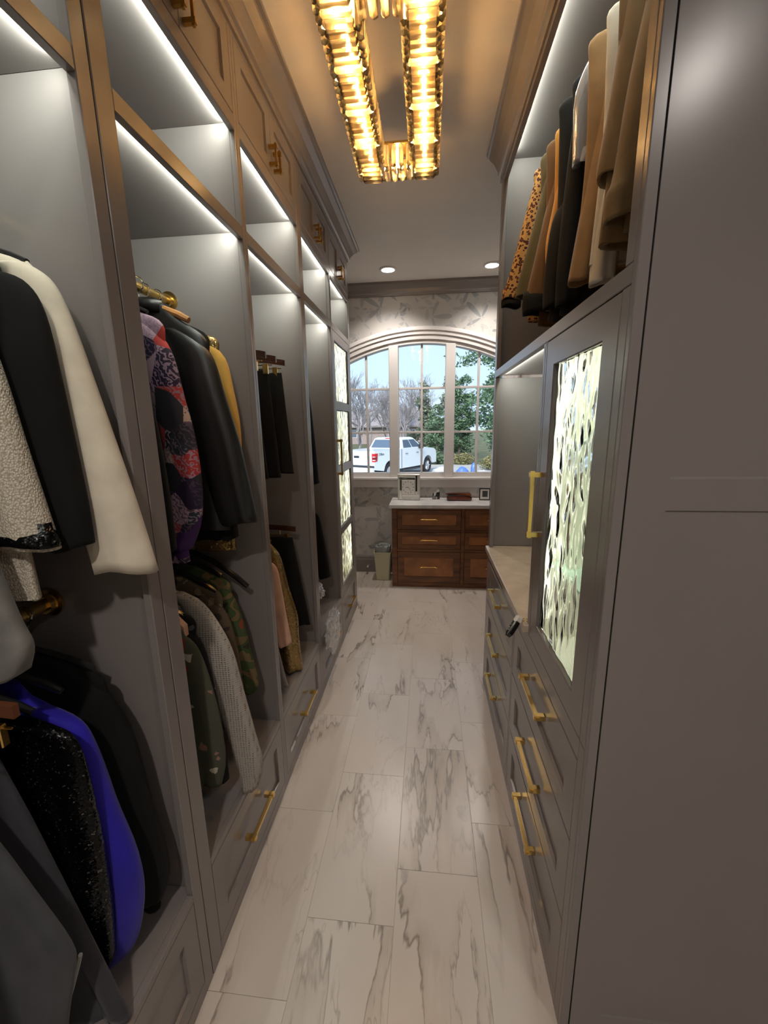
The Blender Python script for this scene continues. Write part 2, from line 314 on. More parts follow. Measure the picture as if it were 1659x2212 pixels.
# ------------------------------------------------------------------ mesh helpers
class MB:
    def __init__(s): s.v = []; s.f = []
    def add(s, vs, fs):
        o = len(s.v); s.v += [tuple(p) for p in vs]; s.f += [tuple(i+o for i in f) for f in fs]; return s
    def box(s, x0, x1, y0, y1, z0, z1, c=0.0):
        x0, x1 = min(x0, x1), max(x0, x1); y0, y1 = min(y0, y1), max(y0, y1); z0, z1 = min(z0, z1), max(z0, z1)
        if c <= 0:
            vs = [(x, y, z) for z in (z0, z1) for y in (y0, y1) for x in (x0, x1)]
            return s.add(vs, [(0, 2, 3, 1), (4, 5, 7, 6), (0, 1, 5, 4), (2, 6, 7, 3), (0, 4, 6, 2), (1, 3, 7, 5)])
        c = min(c, (x1-x0)*.45, (y1-y0)*.45, (z1-z0)*.45)
        # chamfered box: 24 verts
        vs = []; idx = {}
        for xi in (0, 1):
            for yi in (0, 1):
                for zi in (0, 1):
                    X = (x0, x1)[xi]; Y = (y0, y1)[yi]; Z = (z0, z1)[zi]
                    dx = c if xi == 0 else -c; dy = c if yi == 0 else -c; dz = c if zi == 0 else -c
                    idx[(xi, yi, zi, 'x')] = len(vs); vs.append((X, Y+dy, Z+dz))
                    idx[(xi, yi, zi, 'y')] = len(vs); vs.append((X+dx, Y, Z+dz))
                    idx[(xi, yi, zi, 'z')] = len(vs); vs.append((X+dx, Y+dy, Z))
        fs = []
        g = lambda *a: idx[a]
        for a in (0, 1):
            q = [g(a, 0, 0, 'x'), g(a, 0, 1, 'x'), g(a, 1, 1, 'x'), g(a, 1, 0, 'x')]; fs.append(tuple(q if a == 0 else q[::-1]))
            q = [g(0, a, 0, 'y'), g(1, a, 0, 'y'), g(1, a, 1, 'y'), g(0, a, 1, 'y')]; fs.append(tuple(q if a == 0 else q[::-1]))
            q = [g(0, 0, a, 'z'), g(0, 1, a, 'z'), g(1, 1, a, 'z'), g(1, 0, a, 'z')]; fs.append(tuple(q if a == 0 else q[::-1]))
        for a in (0, 1):
            for b in (0, 1):
                fs.append((g(a, b, 0, 'x'), g(a, b, 0, 'y'), g(a, b, 1, 'y'), g(a, b, 1, 'x')))
                fs.append((g(a, 0, b, 'x'), g(a, 0, b, 'z'), g(a, 1, b, 'z'), g(a, 1, b, 'x')))
                fs.append((g(0, a, b, 'y'), g(0, a, b, 'z'), g(1, a, b, 'z'), g(1, a, b, 'y')))
        for k in ((a, b, d) for a in (0, 1) for b in (0, 1) for d in (0, 1)):
            fs.append((g(*k, 'x'), g(*k, 'y'), g(*k, 'z')))
        return s.add(vs, fs)
    def loft(s, rings, cap0=True, cap1=True):
        n = len(rings[0]); vs = [p for r in rings for p in r]; fs = []
        for i in range(len(rings)-1):
            for j in range(n): fs.append((i*n+j, i*n+(j+1) % n, (i+1)*n+(j+1) % n, (i+1)*n+j))
        if cap0: fs.append(tuple(range(n))[::-1])
        if cap1: fs.append(tuple((len(rings)-1)*n+j for j in range(n)))
        return s.add(vs, fs)
    def tube(s, pts, r, k=8, cap=True):
        pts = [Vector(p) for p in pts]; rs = r if isinstance(r, (list, tuple)) else [r]*len(pts); rings = []
        up = Vector((0, 0, 1))
        for i, p in enumerate(pts):
            d = (pts[min(i+1, len(pts)-1)]-pts[max(i-1, 0)]).normalized()
            a = d.cross(up if abs(d.z) < 0.95 else Vector((1, 0, 0))).normalized(); b = d.cross(a)
            rings.append([tuple(p+a*math.cos(2*math.pi*j/k)*rs[i]+b*math.sin(2*math.pi*j/k)*rs[i]) for j in range(k)])
        return s.loft(rings, cap, cap)
    def prism(s, poly, axis, a, b):
        m = {'x': lambda u, v, w: (w, u, v), 'y': lambda u, v, w: (u, w, v), 'z': lambda u, v, w: (u, v, w)}[axis]
        return s.loft([[m(u, v, a) for u, v in poly], [m(u, v, b) for u, v in poly]])
    def build(s, name, mat, parent=None, smooth=False, local=False):
        me = bpy.data.meshes.new(name); me.from_pydata(s.v, [], s.f); me.validate()
        bm = bmesh.new(); bm.from_mesh(me); bmesh.ops.recalc_face_normals(bm, faces=bm.faces); bm.to_mesh(me); bm.free()
        if smooth:
            me.polygons.foreach_set('use_smooth', [True]*len(me.polygons))
            if smooth != 'all': me.set_sharp_from_angle(angle=math.radians(40))
        me.materials.append(MATS[mat] if isinstance(mat, str) else mat)
        o = bpy.data.objects.new(name, me); col.objects.link(o)
        if parent is not None: attach(o, parent, local)
        return o
def attach(o, parent, local=False):
    o.parent = parent
    if not local:
        bpy.context.view_layer.update() if False else None
        w = parent_world(parent); o.matrix_parent_inverse = w.inverted()
def parent_world(p):
    m = p.matrix_basis.copy()
    if p.parent is not None: m = parent_world(p.parent) @ p.matrix_parent_inverse @ m
    return m
LABELS = []
def tag(o, label, cat, group=None):
    o['label'] = label; o['category'] = cat
    if group: o['group'] = group
    LABELS.append(label); return o
def struct(o, kind='structure'): o['kind'] = kind; return o
def thing(name, label, cat, loc, rz=0.0, group=None):
    o = bpy.data.objects.new(name, None); col.objects.link(o); o.location = loc; o.rotation_euler = (0, 0, rz); o.empty_display_size = 0.05
    return tag(o, label, cat, group)
def B(name, mat, parent, x0, x1, y0, y1, z0, z1, c=0.0015): return MB().box(x0, x1, y0, y1, z0, z1, c).build(name, mat, parent)
def area(name, loc, rot, sx, sy, w, c, parent=None):
    d = bpy.data.lights.new(name, 'AREA'); d.shape = 'RECTANGLE'; d.size = sx; d.size_y = sy; d.energy = w; d.color = c
    o = bpy.data.objects.new(name, d); col.objects.link(o); o.location = loc; o.rotation_euler = rot
    if parent is not None: attach(o, parent)
    return o

def shaker(name, parent, frame, u0, u1, v0, v1, mat='taupe_paint', w=0.055, rec=0.009, t=0.02, hole=False):
    """panel front; frame maps (u, v, n) to world, n = 0 at the face, negative inwards"""
    m = MB(); c = 0.0018; F = lambda u, v, n: frame(u, v, n)
    def ring(a, n): return [F(u0+a, v0+a, n), F(u1-a, v0+a, n), F(u1-a, v1-a, n), F(u0+a, v1-a, n)]
    if hole:
        rings = [ring(w, -t), ring(0, -t), ring(0, -c), ring(c, 0), ring(w-0.003, 0), ring(w, -0.003), ring(w, -t)]
        m.loft(rings, False, False)
    else:
        rings = [ring(0, -t), ring(0, -c), ring(c, 0), ring(w-0.002, 0), ring(w, -rec)]
        m.loft(rings, True, True)
    return m.build(name, mat, parent)
def pull(parent, frame, u, v, L, along='u', mat='brass', stand=0.030, b=0.006, post=0.0085, name='pull'):
    m = MB()
    def bx(a0, a1, c0, c1, n0, n1):
        pts = []
        for n in (n0, n1):
            for c_ in (c0, c1):
                for a_ in (a0, a1):
                    pts.append(frame(u+a_, v+c_, n) if along == 'u' else frame(u+c_, v+a_, n))
        m.add(pts, [(0, 2, 3, 1), (4, 5, 7, 6), (0, 1, 5, 4), (2, 6, 7, 3), (0, 4, 6, 2), (1, 3, 7, 5)])
    bx(-L/2, L/2, -b, b, stand-b, stand+b)
    o = m.build(name, mat, parent)
    for s in (-1, 1):
        m = MB(); bx(s*(L/2-0.012)-post, s*(L/2-0.012)+post, -post, post, 0, stand+b+0.003); m.build('post', mat, o)
    return o

# ------------------------------------------------------------------ room shell
XL, XR, CEIL, YB = -0.645, 0.372, 3.03, 4.45
XLW, XRW, YF = -1.26, 1.02, -1.6
XRN = 2.2
floor = struct(MB().box(XLW, XRN, YF, YB, -0.03, -0.0022).build('floor', 'grout'))
tile_me = None; TW, TL = 0.298, 0.604
for ci in range(-4, 8):
    x0 = -0.103+ci*TW
    off = {0: 1.238, -1: 1.053, -2: 1.446, 1: 1.45, 2: 1.1, 3: 1.3, -3: 1.2, -4: 1.0, 4: 1.4, 5: 1.1, 6: 1.3, 7: 1.2}[ci]
    k0 = math.floor((YF-off)/TL)
    for k in range(k0, 12):
        y0 = off+k*TL; y1 = y0+TL; a0 = max(y0, YF); a1 = min(y1, YB if x0 < XRW-0.1 else 0.85); b0 = max(x0, XLW); b1 = min(x0+TW, XRN if y0 < 0.8 else XRW)
        if a1-a0 < 0.02 or b1-b0 < 0.02: continue
        full = abs(a1-a0-TL) < 1e-6 and abs(b1-b0-TW) < 1e-6
        gx = 0.0006
        if b1 < -0.70 and a1 < 3.5: continue            # under the closet cabinets
        if b0 > 0.42 and a0 > 0.9 and a1 < 2.4: continue
        cx, cy = (b0+b1)/2, (a0+a1)/2; hx, hy = (b1-b0)/2-gx, (a1-a0)/2-gx
        if full and tile_me is not None:
            o = bpy.data.objects.new('tile', tile_me); col.objects.link(o); o.parent = floor
        else:
            o = MB().box(-hx, hx, -hy, hy, -0.0022, 0.0, 0.0006).build('tile', 'marble_tile'); o.parent = floor
            if full: tile_me = o.data
        o.location = (cx, cy, 0)
struct(MB().box(XLW-.1, XRN+.1, YF-.1, YB+.15, CEIL, CEIL+0.1).build('ceiling', 'ceiling_paint'))
struct(MB().box(XLW-.1, XLW, YF-.1, YB+.15, -0.03, CEIL).build('wall_left', 'plain_wall'))
struct(MB().box(XRW, XRW+.1, 0.872, YB+.15, -0.03, CEIL).build('wall_right', 'plain_wall'))
struct(MB().box(XRW+.1, XRN, 0.872, 0.972, -0.03, CEIL).build('wall_right_return', 'plain_wall'))
struct(MB().box(XRN, XRN+.1, YF-.1, 0.972, -0.03, CEIL).build('wall_right_near', 'plain_wall'))
struct(MB().box(XLW, XRN, YF-.1, YF, -0.03, CEIL).build('wall_front', 'plain_wall'))

# back wall with the arched window opening
WX, WH, WZ0, WTOP, WK = -0.066, 0.86, 1.085, 2.500, 0.285
arch = lambda x, off=0.0: WTOP + off - WK*(x-WX)**2*(1.0 if off == 0 else 1.0)
def back_wall():
    m = MB(); y0, y1 = YB, YB+0.15
    m.box(XLW, WX-WH, y0, y1, -0.03, CEIL); m.box(WX+WH, XRW, y0, y1, -0.03, CEIL); m.box(WX-WH, WX+WH, y0, y1, -0.03, WZ0)
    n = 28; rings = []
    for i in range(n+1):
        x = WX-WH+2*WH*i/n; z = arch(x)
        rings.append([(x, y0, z), (x, y1, z), (x, y1, CEIL), (x, y0, CEIL)])
    m.loft(rings)
    return struct(m.build('wall_back', 'leaf_wallpaper'))
wall_back = back_wall()
def sweep_x(name, prof, x0, x1, mat, mirror_y=None):
    """profile of (depth from wall towards the room, z) swept along x on the back wall"""
    m = MB(); m.loft([[(x, YB-d, z) for d, z in prof] for x in (x0, x1)]); return m.build(name, mat)
crown = [(0, CEIL-0.115), (0.016, CEIL-0.115), (0.018, CEIL-0.095), (0.028, CEIL-0.088), (0.034, CEIL-0.060), (0.060, CEIL-0.030), (0.078, CEIL-0.022), (0.080, CEIL-0.0005), (0, CEIL-0.0005)]
struct(sweep_x('trim_1', crown, XLW, XRW, 'taupe_paint'))
base = [(0, 0), (0.016, 0), (0.016, 0.15), (0.012, 0.158), (0.012, 0.178), (0.006, 0.192), (0, 0.195)]
struct(sweep_x('baseboard_back', base, XLW, XRW, 'taupe_paint'))

# ---- window
win = struct(bpy.data.objects.new('window_1', None)); col.objects.link(win); win.location = (WX, YB, WZ0); win['label'] = 'white arched window of three sashes over the dresser'
def arch_band(name, o0, o1, y0, y1, x0, x1, n=36, mat='white_trim', parent=win):
    """band following the arch between offsets o0 and o1 (z above the arch line)"""
    m = MB(); rings = []
    for i in range(n+1):
        x = x0+(x1-x0)*i/n; z = arch(x); sl = -2*WK*(x-WX); nrm = Vector((-sl, 0, 1)).normalized()
        a = (x+nrm.x*o0, z+nrm.z*o0); b = (x+nrm.x*o1, z+nrm.z*o1)
        rings.append([(a[0], y0, a[1]), (a[0], y1, a[1]), (b[0], y1, b[1]), (b[0], y0, b[1])])
    m.loft(rings); return m.build(name, mat, parent)
for o0, o1, d in ((0.0, 0.045, 0.018), (0.045, 0.062, 0.030), (0.062, 0.085, 0.022), (0.085, 0.105, 0.036), (0.105, 0.122, 0.026)):
    arch_band('casing', o0, o1, YB-d, YB, WX-WH-0.02, WX+WH+0.02)
for s in (-1, 1):
    xe = WX+s*WH
    for o0, o1, d in ((0.0, 0.045, 0.018), (0.045, 0.062, 0.030), (0.062, 0.085, 0.022), (0.085, 0.105, 0.036), (0.105, 0.122, 0.026)):
        B('casing', 'white_trim', win, xe+s*o0, xe+s*o1, YB-d, YB, 1.08, arch(xe)-0.003)
arch_band('frame_head', -0.036, -0.0005, YB-0.002, YB+0.11, WX-WH, WX+WH)
B('frame_jamb', 'white_trim', win, WX-WH, WX-WH+0.035, YB, YB+0.11, WZ0+0.04, arch(WX-WH)-0.03)
B('frame_jamb', 'white_trim', win, WX+WH-0.035, WX+WH, YB, YB+0.11, WZ0+0.04, arch(WX+WH)-0.03)
B('sill', 'white_trim', win, WX-WH-0.16, WX+WH+0.16, YB-0.055, YB+0.12, 1.072, 1.095, 0.004)
B('apron', 'white_trim', win, WX-WH-0.13, WX+WH+0.13, YB-0.020, YB, 0.985, 1.072, 0.003)
MX = ((-0.407, -0.308), (0.177, 0.277))
for a, b in MX:
    B('mullion', 'white_trim', win, a, b, YB-0.012, YB+0.10, WZ0+0.01, arch((a+b)/2)-0.025, 0.006)
SX = ((WX-WH+0.035, MX[0][0]), (MX[0][1], MX[1][0]), (MX[1][1], WX+WH-0.035))
GZ = (1.142, 1.573, 2.026)
for k, (a, b) in enumerate(SX):
    yb, yf = YB+0.03, YB+0.085
    B('sash_rail', 'white_trim', win, a, b, yb, yf, 1.095, GZ[0], 0.002)
    for z in GZ[1:]: B('muntin', 'white_trim', win, a, b, yb, yf-0.02, z-0.011, z+0.011, 0.002)
    xm = (a+b)/2
    B('muntin', 'white_trim', win, xm-0.011, xm+0.011, yb+0.0005, yf-0.0205, GZ[0], arch(xm)-0.03, 0.002)
    for (p, q) in ((a, xm-0.010), (xm+0.010, b)):
        for j, z0 in enumerate(GZ):
            if j < 2: B('pane', 'window_glass', win, p, q, YB+0.055, YB+0.059, z0+0.010*(j > 0), GZ[j+1]-0.010, 0)
            else:
                m = MB(); n = 6
                m.loft([[(p+(q-p)*i/n, YB+0.055, z0+0.010), (p+(q-p)*i/n, YB+0.059, z0+0.010), (p+(q-p)*i/n, YB+0.059, arch(p+(q-p)*i/n)-0.030), (p+(q-p)*i/n, YB+0.055, arch(p+(q-p)*i/n)-0.030)] for i in range(n+1)])
                m.build('pane', 'window_glass', win)

# ------------------------------------------------------------------ left closet run
FL = lambda u, v, n: (XL+n, u, v)          # face looking to +x
FR = lambda u, v, n: (XR-n, u, v)          # face looking to -x
Z_SHELF, Z_RAIL0, Z_RAIL1, Z_CUB, Z_RAIL2, Z_DT = 0.37, 2.293, 2.335, 2.642, 2.618, 2.905
XBK = -1.235
def led_row(parent, x, y0, y1, z, sgn, w):
    """LED strip behind a face rail; sgn = +1 when the cabinet opens to +x"""
    B('led_strip', 'led_white', parent, x-sgn*0.0045, x, y0+.01, y1-.01, z-0.010, z-0.001, 0)
    L = y1-y0-0.03
    area('led_light', (x-sgn*0.006, (y0+y1)/2, z-0.006), (0, sgn*math.radians(66), 0), 0.006, L, w*L, (0.93, 1.0, 0.90), parent)
def relief_pane(name, parent, frame, u0, u1, v0, v1, seed, cells, amp=0.004, res=0.004, n0=-0.012):
    """slab of hammered glass: domed cells stretched upwards, real relief on both faces"""
    rnd = random.Random(seed); nu = max(8, int((u1-u0)/res)); nv = max(8, int((v1-v0)/(res*1.8)))
    pts = [(rnd.uniform(u0, u1), rnd.uniform(v0, v1)) for _ in range(cells)]
    import numpy as np
    P = np.array(pts); U = np.linspace(u0, u1, nu+1); V = np.linspace(v0, v1, nv+1)
    uu, vv = np.meshgrid(U, V); d = np.sqrt(((uu[..., None]-P[:, 0]))**2+((vv[..., None]-P[:, 1])*0.30)**2); d.sort(axis=2)
    e = np.clip((d[..., 1]-d[..., 0])/0.026, 0, 1); h = e*e*(3-2*e); h = h*amp + 0.25*amp*np.sin(vv*70+uu*40)
    m = MB(); W = nu+1
    vs = [frame(U[i], V[j], n0+h[j, i]) for j in range(nv+1) for i in range(nu+1)]
    vs += [frame(U[i], V[j], n0-0.004) for j in range(nv+1) for i in range(nu+1)]
    fs = []; T = W*(nv+1)
    for j in range(nv):
        for i in range(nu):
            a = j*W+i; fs.append((a, a+1, a+W+1, a+W)); fs.append((T+a, T+a+W, T+a+W+1, T+a+1))
    for i in range(nu): fs.append((i, T+i, T+i+1, i+1)); k = nv*W+i; fs.append((k, k+1, T+k+1, T+k))
    for j in range(nv): a = j*W; fs.append((a, a+W, T+a+W, T+a)); k = a+nu; fs.append((k, T+k, T+k+W, k+W))
    m.add(vs, fs); return m.build(name, 'relief_glass', parent, smooth='all')

def closet_unit(label, y0, y1, sa, sb, glass=False, door_from=0):
    """one tall closet unit; opening runs from y0+sa to y1-sb"""
    t = thing('closet_cabinet', label, 'closet', (XL-0.3, (y0+y1)/2, 0), group='tall closet units along the left wall')
    P = 'taupe_paint'; xi = XL-0.020; e = 0.0003; inner = 'cabinet_cream' if glass else P
    oa, ob = y0+sa, y1-sb; ia, ib = y0+0.018, y1-0.018
    B('side_panel', P, t, XBK, xi, y0+e, ia, 0, CEIL-e); B('side_panel', P, t, XBK, xi, ib, y1-e, 0, CEIL-e)
    B('back_panel', P, t, XBK-0.008, XBK, y0+e, y1-e, 0, CEIL-e, 0)
    if glass:
        B('lining', 'cabinet_cream', t, XBK, XBK+0.004, ia, ib, Z_SHELF, 2.316, 0); B('lining', 'cabinet_cream', t, XBK, xi, ib-0.004, ib, Z_SHELF, 2.316, 0)
        B('lining', 'cabinet_cream', t, XBK, xi, ia, ia+0.004, Z_SHELF, 2.316, 0)
        for z in (0.82, 1.27, 1.75): B('glass_shelf', 'cabinet_cream', t, XBK+0.01, xi-0.06, ia+0.005, ib-0.005, z, z+0.010, 0)
    B('shelf', inner, t, XBK, xi, ia, ib, Z_SHELF-0.022, Z_SHELF); B('shelf', P, t, XBK, xi, ia, ib, 2.316, Z_RAIL1)
    B('shelf', P, t, XBK, xi, ia, ib, Z_CUB, Z_CUB+0.020); B('top_panel', P, t, XBK, xi, ia, ib, CEIL-0.02, CEIL-e)
    c = 0.0018
    B('stile', P, t, xi, XL, y0+e, oa, 0, CEIL-e, c); B('stile', P, t, xi, XL, ob, y1-e, 0, CEIL-e, c)
    for z0, z1 in ((0, 0.048), (0.347, Z_SHELF), (Z_RAIL0, Z_RAIL1), (Z_RAIL2, 2.664), (Z_DT+0.003, CEIL-e)):
        B('rail', P, t, xi, XL-0.0004, oa, ob, z0, z1, c)
    led_row(t, xi-0.0005, oa, ob, Z_CUB, 1, LED_W); led_row(t, xi-0.0005, oa, ob, 2.316, 1, LED_W*(1.6 if glass else 1.0))
    g = 0.0022
    d = shaker('drawer', t, FL, oa+g, ob-g, 0.050, 0.345, w=0.062)
    if door_from > -1: pull(d, FL, (oa+ob)/2, 0.20, 0.20)
    ym = (oa+ob)/2
    for a, b, s in ((oa+g, ym-g/2, -1), (ym+g/2, ob-g, 1)):
        dd = shaker('door', t, FL, a, b, 2.666, Z_DT, w=0.052)
        pull(dd, FL, ym+s*0.024, 2.725, 0.085, 'v', 'brass_dark', 0.028, 0.004, 0.006)
    if glass:
        m = MB(); da, db = oa+g, ob-g; w = 0.062
        dz0, dz1 = Z_SHELF+g, Z_RAIL0-g; zs = [dz0+0.075]; H = (dz1-0.075-dz0-0.075-3*0.06)/4
        dr = shaker('glass_door', t, FL, da, db, dz0, dz1, w=w, hole=True)
        z = dz0+w
        H = (dz1-dz0-2*w-3*0.058)/4
        for k in range(4):
            relief_pane('pane', dr, FL, da+w, db-w, z, z+H, 40+k, 90, 0.0035, 0.006)
            z += H
            if k < 3: B('crossbar', P, dr, XL-0.018, XL-0.0005, da+w, db-w, z, z+0.058, c); z += 0.058
        pull(dr, FL, da+0.03, 1.43, 0.26, 'v')
        for yy, aa in ((ib-0.02, 230), (ia+0.02, 310)): area('led_light', (xi-0.012, yy, 1.33), (math.radians(-90), 0, math.radians(aa)), 0.01, 1.80, 4.4, (0.98, 1.0, 0.86), t)  # upright strip lights added inside to brighten the panes
    return t
closet_unit('open closet unit at the near end with cream and black jackets', 0.16, 0.8755, 0.04, 0.0385, door_from=-1)
closet_unit('open closet unit with the black leather jacket and grey knit cardigan', 0.8785, 1.554, 0.0545, 0.019)
closet_unit('open closet unit with black trousers on clip hangers', 1.554, 2.232, 0.019, 0.032)
closet_unit('open closet unit with the clear plastic bag in front of its drawer', 2.232, 2.872, 0.032, 0.016)
closet_unit('closet unit with four textured glass panes in its door beside the window', 2.872, 3.53, 0.016, 0.045, glass=True)

def sweep_y(name, x0, sgn, h, depth, y0, y1, ret=None):
    """cabinet crown along y: x0 = cabinet face, sgn = direction to the aisle"""
    pr = [(0.0, 0), (0.012, 0), (0.014, 0.16), (0.024, 0.20), (0.030, 0.42), (0.38, 0.70), (0.62, 0.80), (0.66, 0.88), (0.98, 0.90), (1.0, 0.9999), (0.0, 0.9999)]
    P = [(d if d <= 0.03 else d*depth, z*h) for d, z in pr]
    P = [(0.0, 0), (0.10*depth, 0), (0.12*depth, 0.16*h), (0.24*depth, 0.20*h), (0.27*depth, 0.34*h), (0.52*depth, 0.62*h), (0.80*depth, 0.80*h), (0.84*depth, 0.88*h), (0.98*depth, 0.90*h), (depth, h-0.0004), (0.0, h-0.0004)]
    m = MB(); rings = []
    rings.append([(x0+sgn*d, y0, CEIL-h+z) for d, z in P])
    rings.append([(x0+sgn*d, y1+d, CEIL-h+z) for d, z in P])
    if ret is not None: rings.append([(x0-sgn*ret, y1+d, CEIL-h+z) for d, z in P])
    m.loft(rings); return struct(m.build(name, 'taupe_paint'))
sweep_y('trim_2', XL, 1, 0.112, 0.090, 0.16, 3.53, ret=0.55)

# ------------------------------------------------------------------ right run
YN, YEND = 0.857, 2.468
def right_run():
    P = 'taupe_paint'; xi = XR+0.022; e = 0.0003; c = 0.0018; g = 0.0022; XB = 0.99
    YA = YN+0.0125
    # drawer bases
    for k, (a, b, sa, sb, lab) in enumerate(((YA, 1.655, 0.0345, 0.012, 'three drawer base under the textured glass door with brass pulls'), (1.655, YEND, 0.012, 0.055, 'three drawer base under the tan stone counter by the dresser'))):
        t = thing('drawer_base', lab, 'drawers', (XR+0.3, (a+b)/2, 0), group='drawer bases on the right')
        B('side_panel', P, t, xi, XB, a+e, a+0.018, 0, 0.893); B('side_panel', P, t, xi, XB, b-0.018, b-e, 0, 0.893); B('back_panel', P, t, XB, XB+0.008, a+e, b-e, 0, 0.893, 0)
        B('stile', P, t, XR, xi, a+e, a+sa, 0, 0.893, c); B('stile', P, t, XR, xi, b-sb, b-e, 0, 0.893, c)
        for z0, z1 in ((0, 0.048), (0.835, 0.893)): B('rail', P, t, XR+0.0004, xi, a+sa, b-sb, z0, z1, c)
        for z0, z1, zp in ((0.051, 0.318, 0.225), (0.323, 0.588, 0.475), (0.593, 0.832, 0.745)):
            d = shaker('drawer', t, FR, a+sa+g, b-sb-g, z0, z1, w=0.072)
            pull(d, FR, (a+b)/2+0.012, zp, 0.235, 'u', 'brass', 0.026)
    # stone counter
    t = thing('stone_counter', 'tan stone counter in the lit niche with the car key on it', 'counter', (0.68, 1.9, 0.895))
    B('slab', 'tan_stone', t, XR-0.018, XB, 1.4285, YEND-0.0205, 0.8935, 0.925, 0.003)
    # display tower with the relief glass door
    t = thing('display_cabinet', 'tall display cabinet with one textured glass door and brass pull', 'cabinet', (XR+0.3, 1.13, 0.895))
    a, b, z0, z1 = YA, 1.428, 0.8935, 1.8985
    B('side_panel', P, t, xi, XB, a+e, a+0.018, z0, z1); B('side_panel', P, t, xi, XB, b-0.018, b-e, z0, z1)
    B('lining', 'cabinet_cream', t, XB-0.01, XB, a+0.018, b-0.018, z0, z1, 0); B('lining', 'cabinet_cream', t, xi, XB-0.01, b-0.022, b-0.018, z0, z1, 0); B('lining', 'cabinet_cream', t, xi, XB-0.01, a+0.018, a+0.022, z0, z1, 0)
    B('lining', 'cabinet_cream', t, xi, XB-0.01, a+0.022, b-0.022, z0, z0+0.01, 0); B('top_panel', 'cabinet_cream', t, xi, XB-0.01, a+0.022, b-0.022, z1-0.012, z1-e, 0)
    for z in (1.16, 1.585): B('glass_shelf', 'shelf_glass', t, xi+0.05, XB-0.012, a+0.024, b-0.024, z, z+0.009, 0)
    B('stile', P, t, XR, xi, a+e, a+0.0335, z0, z1, c); B('stile', P, t, XR, xi, b-0.018, b-e, z0, z1, c)
    da, db = a+0.0335+g, b-0.018-g; w = 0.078
    dr = shaker('glass_door', t, FR, da, db, z0+0.001, z1-0.002, w=w, hole=True)
    relief_pane('pane', dr, FR, da+w, db-w, z0+w, z1-w, 5, 75, 0.0042, 0.0032, -0.014)
    pull(dr, FR, db-0.035, 1.385, 0.225, 'v', 'brass', 0.032, 0.006, 0.008)
    area('led_light', (xi+0.02, (a+b)/2, z1-0.03), (0, -math.radians(40), 0), 0.012, 0.42, 0.6, (0.98, 1.0, 0.86), t)
    area('led_light', (xi+0.012, b-0.03, (z0+z1)/2), (math.radians(-90), 0, math.radians(50)), 0.01, 0.86, 0.95, (0.98, 1.0, 0.86), t)
    area('led_light', (xi+0.012, a+0.03, (z0+z1)/2), (math.radians(-90), 0, math.radians(130)), 0.01, 0.86, 0.95, (0.98, 1.0, 0.86), t)
    # hutch niche
    t = thing('open_niche', 'lit open niche between the glass display cabinet and the window end', 'niche', (XR+0.3, 1.95, 0.925))
    a, b, z0 = 1.4285, YEND, 0.9255
    B('back_panel', P, t, XB-0.01, XB, a, b, z0, z1, 0); B('side_panel', P, t, xi, XB, b-0.020, b-e, z0, z1)
    B('stile', P, t, XR, xi, a+e, a+0.022, z0, z1, c); B('stile', P, t, XR, xi, b-0.058, b-e, z0, z1, c)
    # upper wardrobe
    t = thing('upper_wardrobe', 'long open upper wardrobe holding the leopard and camel coats', 'wardrobe', (XR+0.3, 1.66, 1.94))
    a, b = YA, YEND
    B('shelf', P, t, xi, XB, 1.43, b-0.020, 1.912, 1.931, 0); led_row(t, xi+0.0005, 1.46, b-0.06, 1.912, -1, LED_W*0.8)
    B('rail', P, t, XR, xi, a+e, b-e, 1.8992, 1.937, c); B('rail', P, t, XR, xi, a+0.0335, b-0.060, 2.850, CEIL-e, c)
    B('stile', P, t, XR, xi, a+e, a+0.0335, 1.937, CEIL-e, c); B('stile', P, t, XR, xi, b-0.060, b-e, 1.937, CEIL-e, c)
    B('side_panel', P, t, xi, XB, a+e, a+0.018, 1.9325, CEIL-e); B('side_panel', P, t, xi, XB, b-0.018, b-e, 1.9325, CEIL-e); B('back_panel', P, t, XB, XB+0.01, a+e, b-e, 1.9, CEIL-e, 0)
    B('shelf', P, t, xi, XB, a+0.018, b-0.018, 1.9325, 1.9365, 0); B('top_panel', P, t, xi, XB, a+0.018, b-0.018, 2.957, 2.975, 0)
    led_row(t, xi+0.0005, a+0.06, b-0.07, 2.955, -1, LED_W*0.95)
    sweep_y('trim_3', XR, -1, 0.165, 0.072, YN, YEND, ret=0.55)
    # end panel towards the camera
    t = thing('end_panel', 'plain taupe end panel with one cross rail facing the viewer', 'panel', (0.7, YN-0.01, 0))
    FE = lambda u, v, n: (u, YN-0.004-n, v); x0, x1 = XR+0.0245, XRW-0.001
    B('corner_post', P, t, XR, XR+0.0220, YN-0.0045, YN+0.0122, 0, CEIL-e, 0.0018)
    B('panel', P, t, x0, x1, YN-0.004+0.010, YN-0.0005, 0, CEIL-e, 0)
    B('stile', P, t, x0, 0.473, YN-0.0045, YN+0.006, 0, CEIL-e, 0); B('stile', P, t, 0.945, x1, YN-0.0045, YN+0.006, 0, CEIL-e, 0)
    for za, zb in ((0, 0.092), (1.475, 1.550), (CEIL-0.16, CEIL-e)):
        m = MB(); yf, yb = YN-0.0042, YN+0.006
        m.add([(0.472, yb, za), (0.946, yb, za), (0.946, yb, zb+0.001), (0.472, yb, zb+0.001), (0.472, yf, za), (0.946, yf, za), (0.946, yf, zb-0.012), (0.472, yf, zb-0.012)], [(0, 3, 2, 1), (4, 5, 6, 7), (0, 1, 5, 4), (3, 7, 6, 2), (0, 4, 7, 3), (1, 2, 6, 5)]); m.build('rail', P, t)
def m_shelf_glass():
    m, n, b = nt('shelf_glass'); setb(b, (0.55, 0.72, 0.62), 0.1, 0, 0.5)
m_shelf_glass(); right_run()

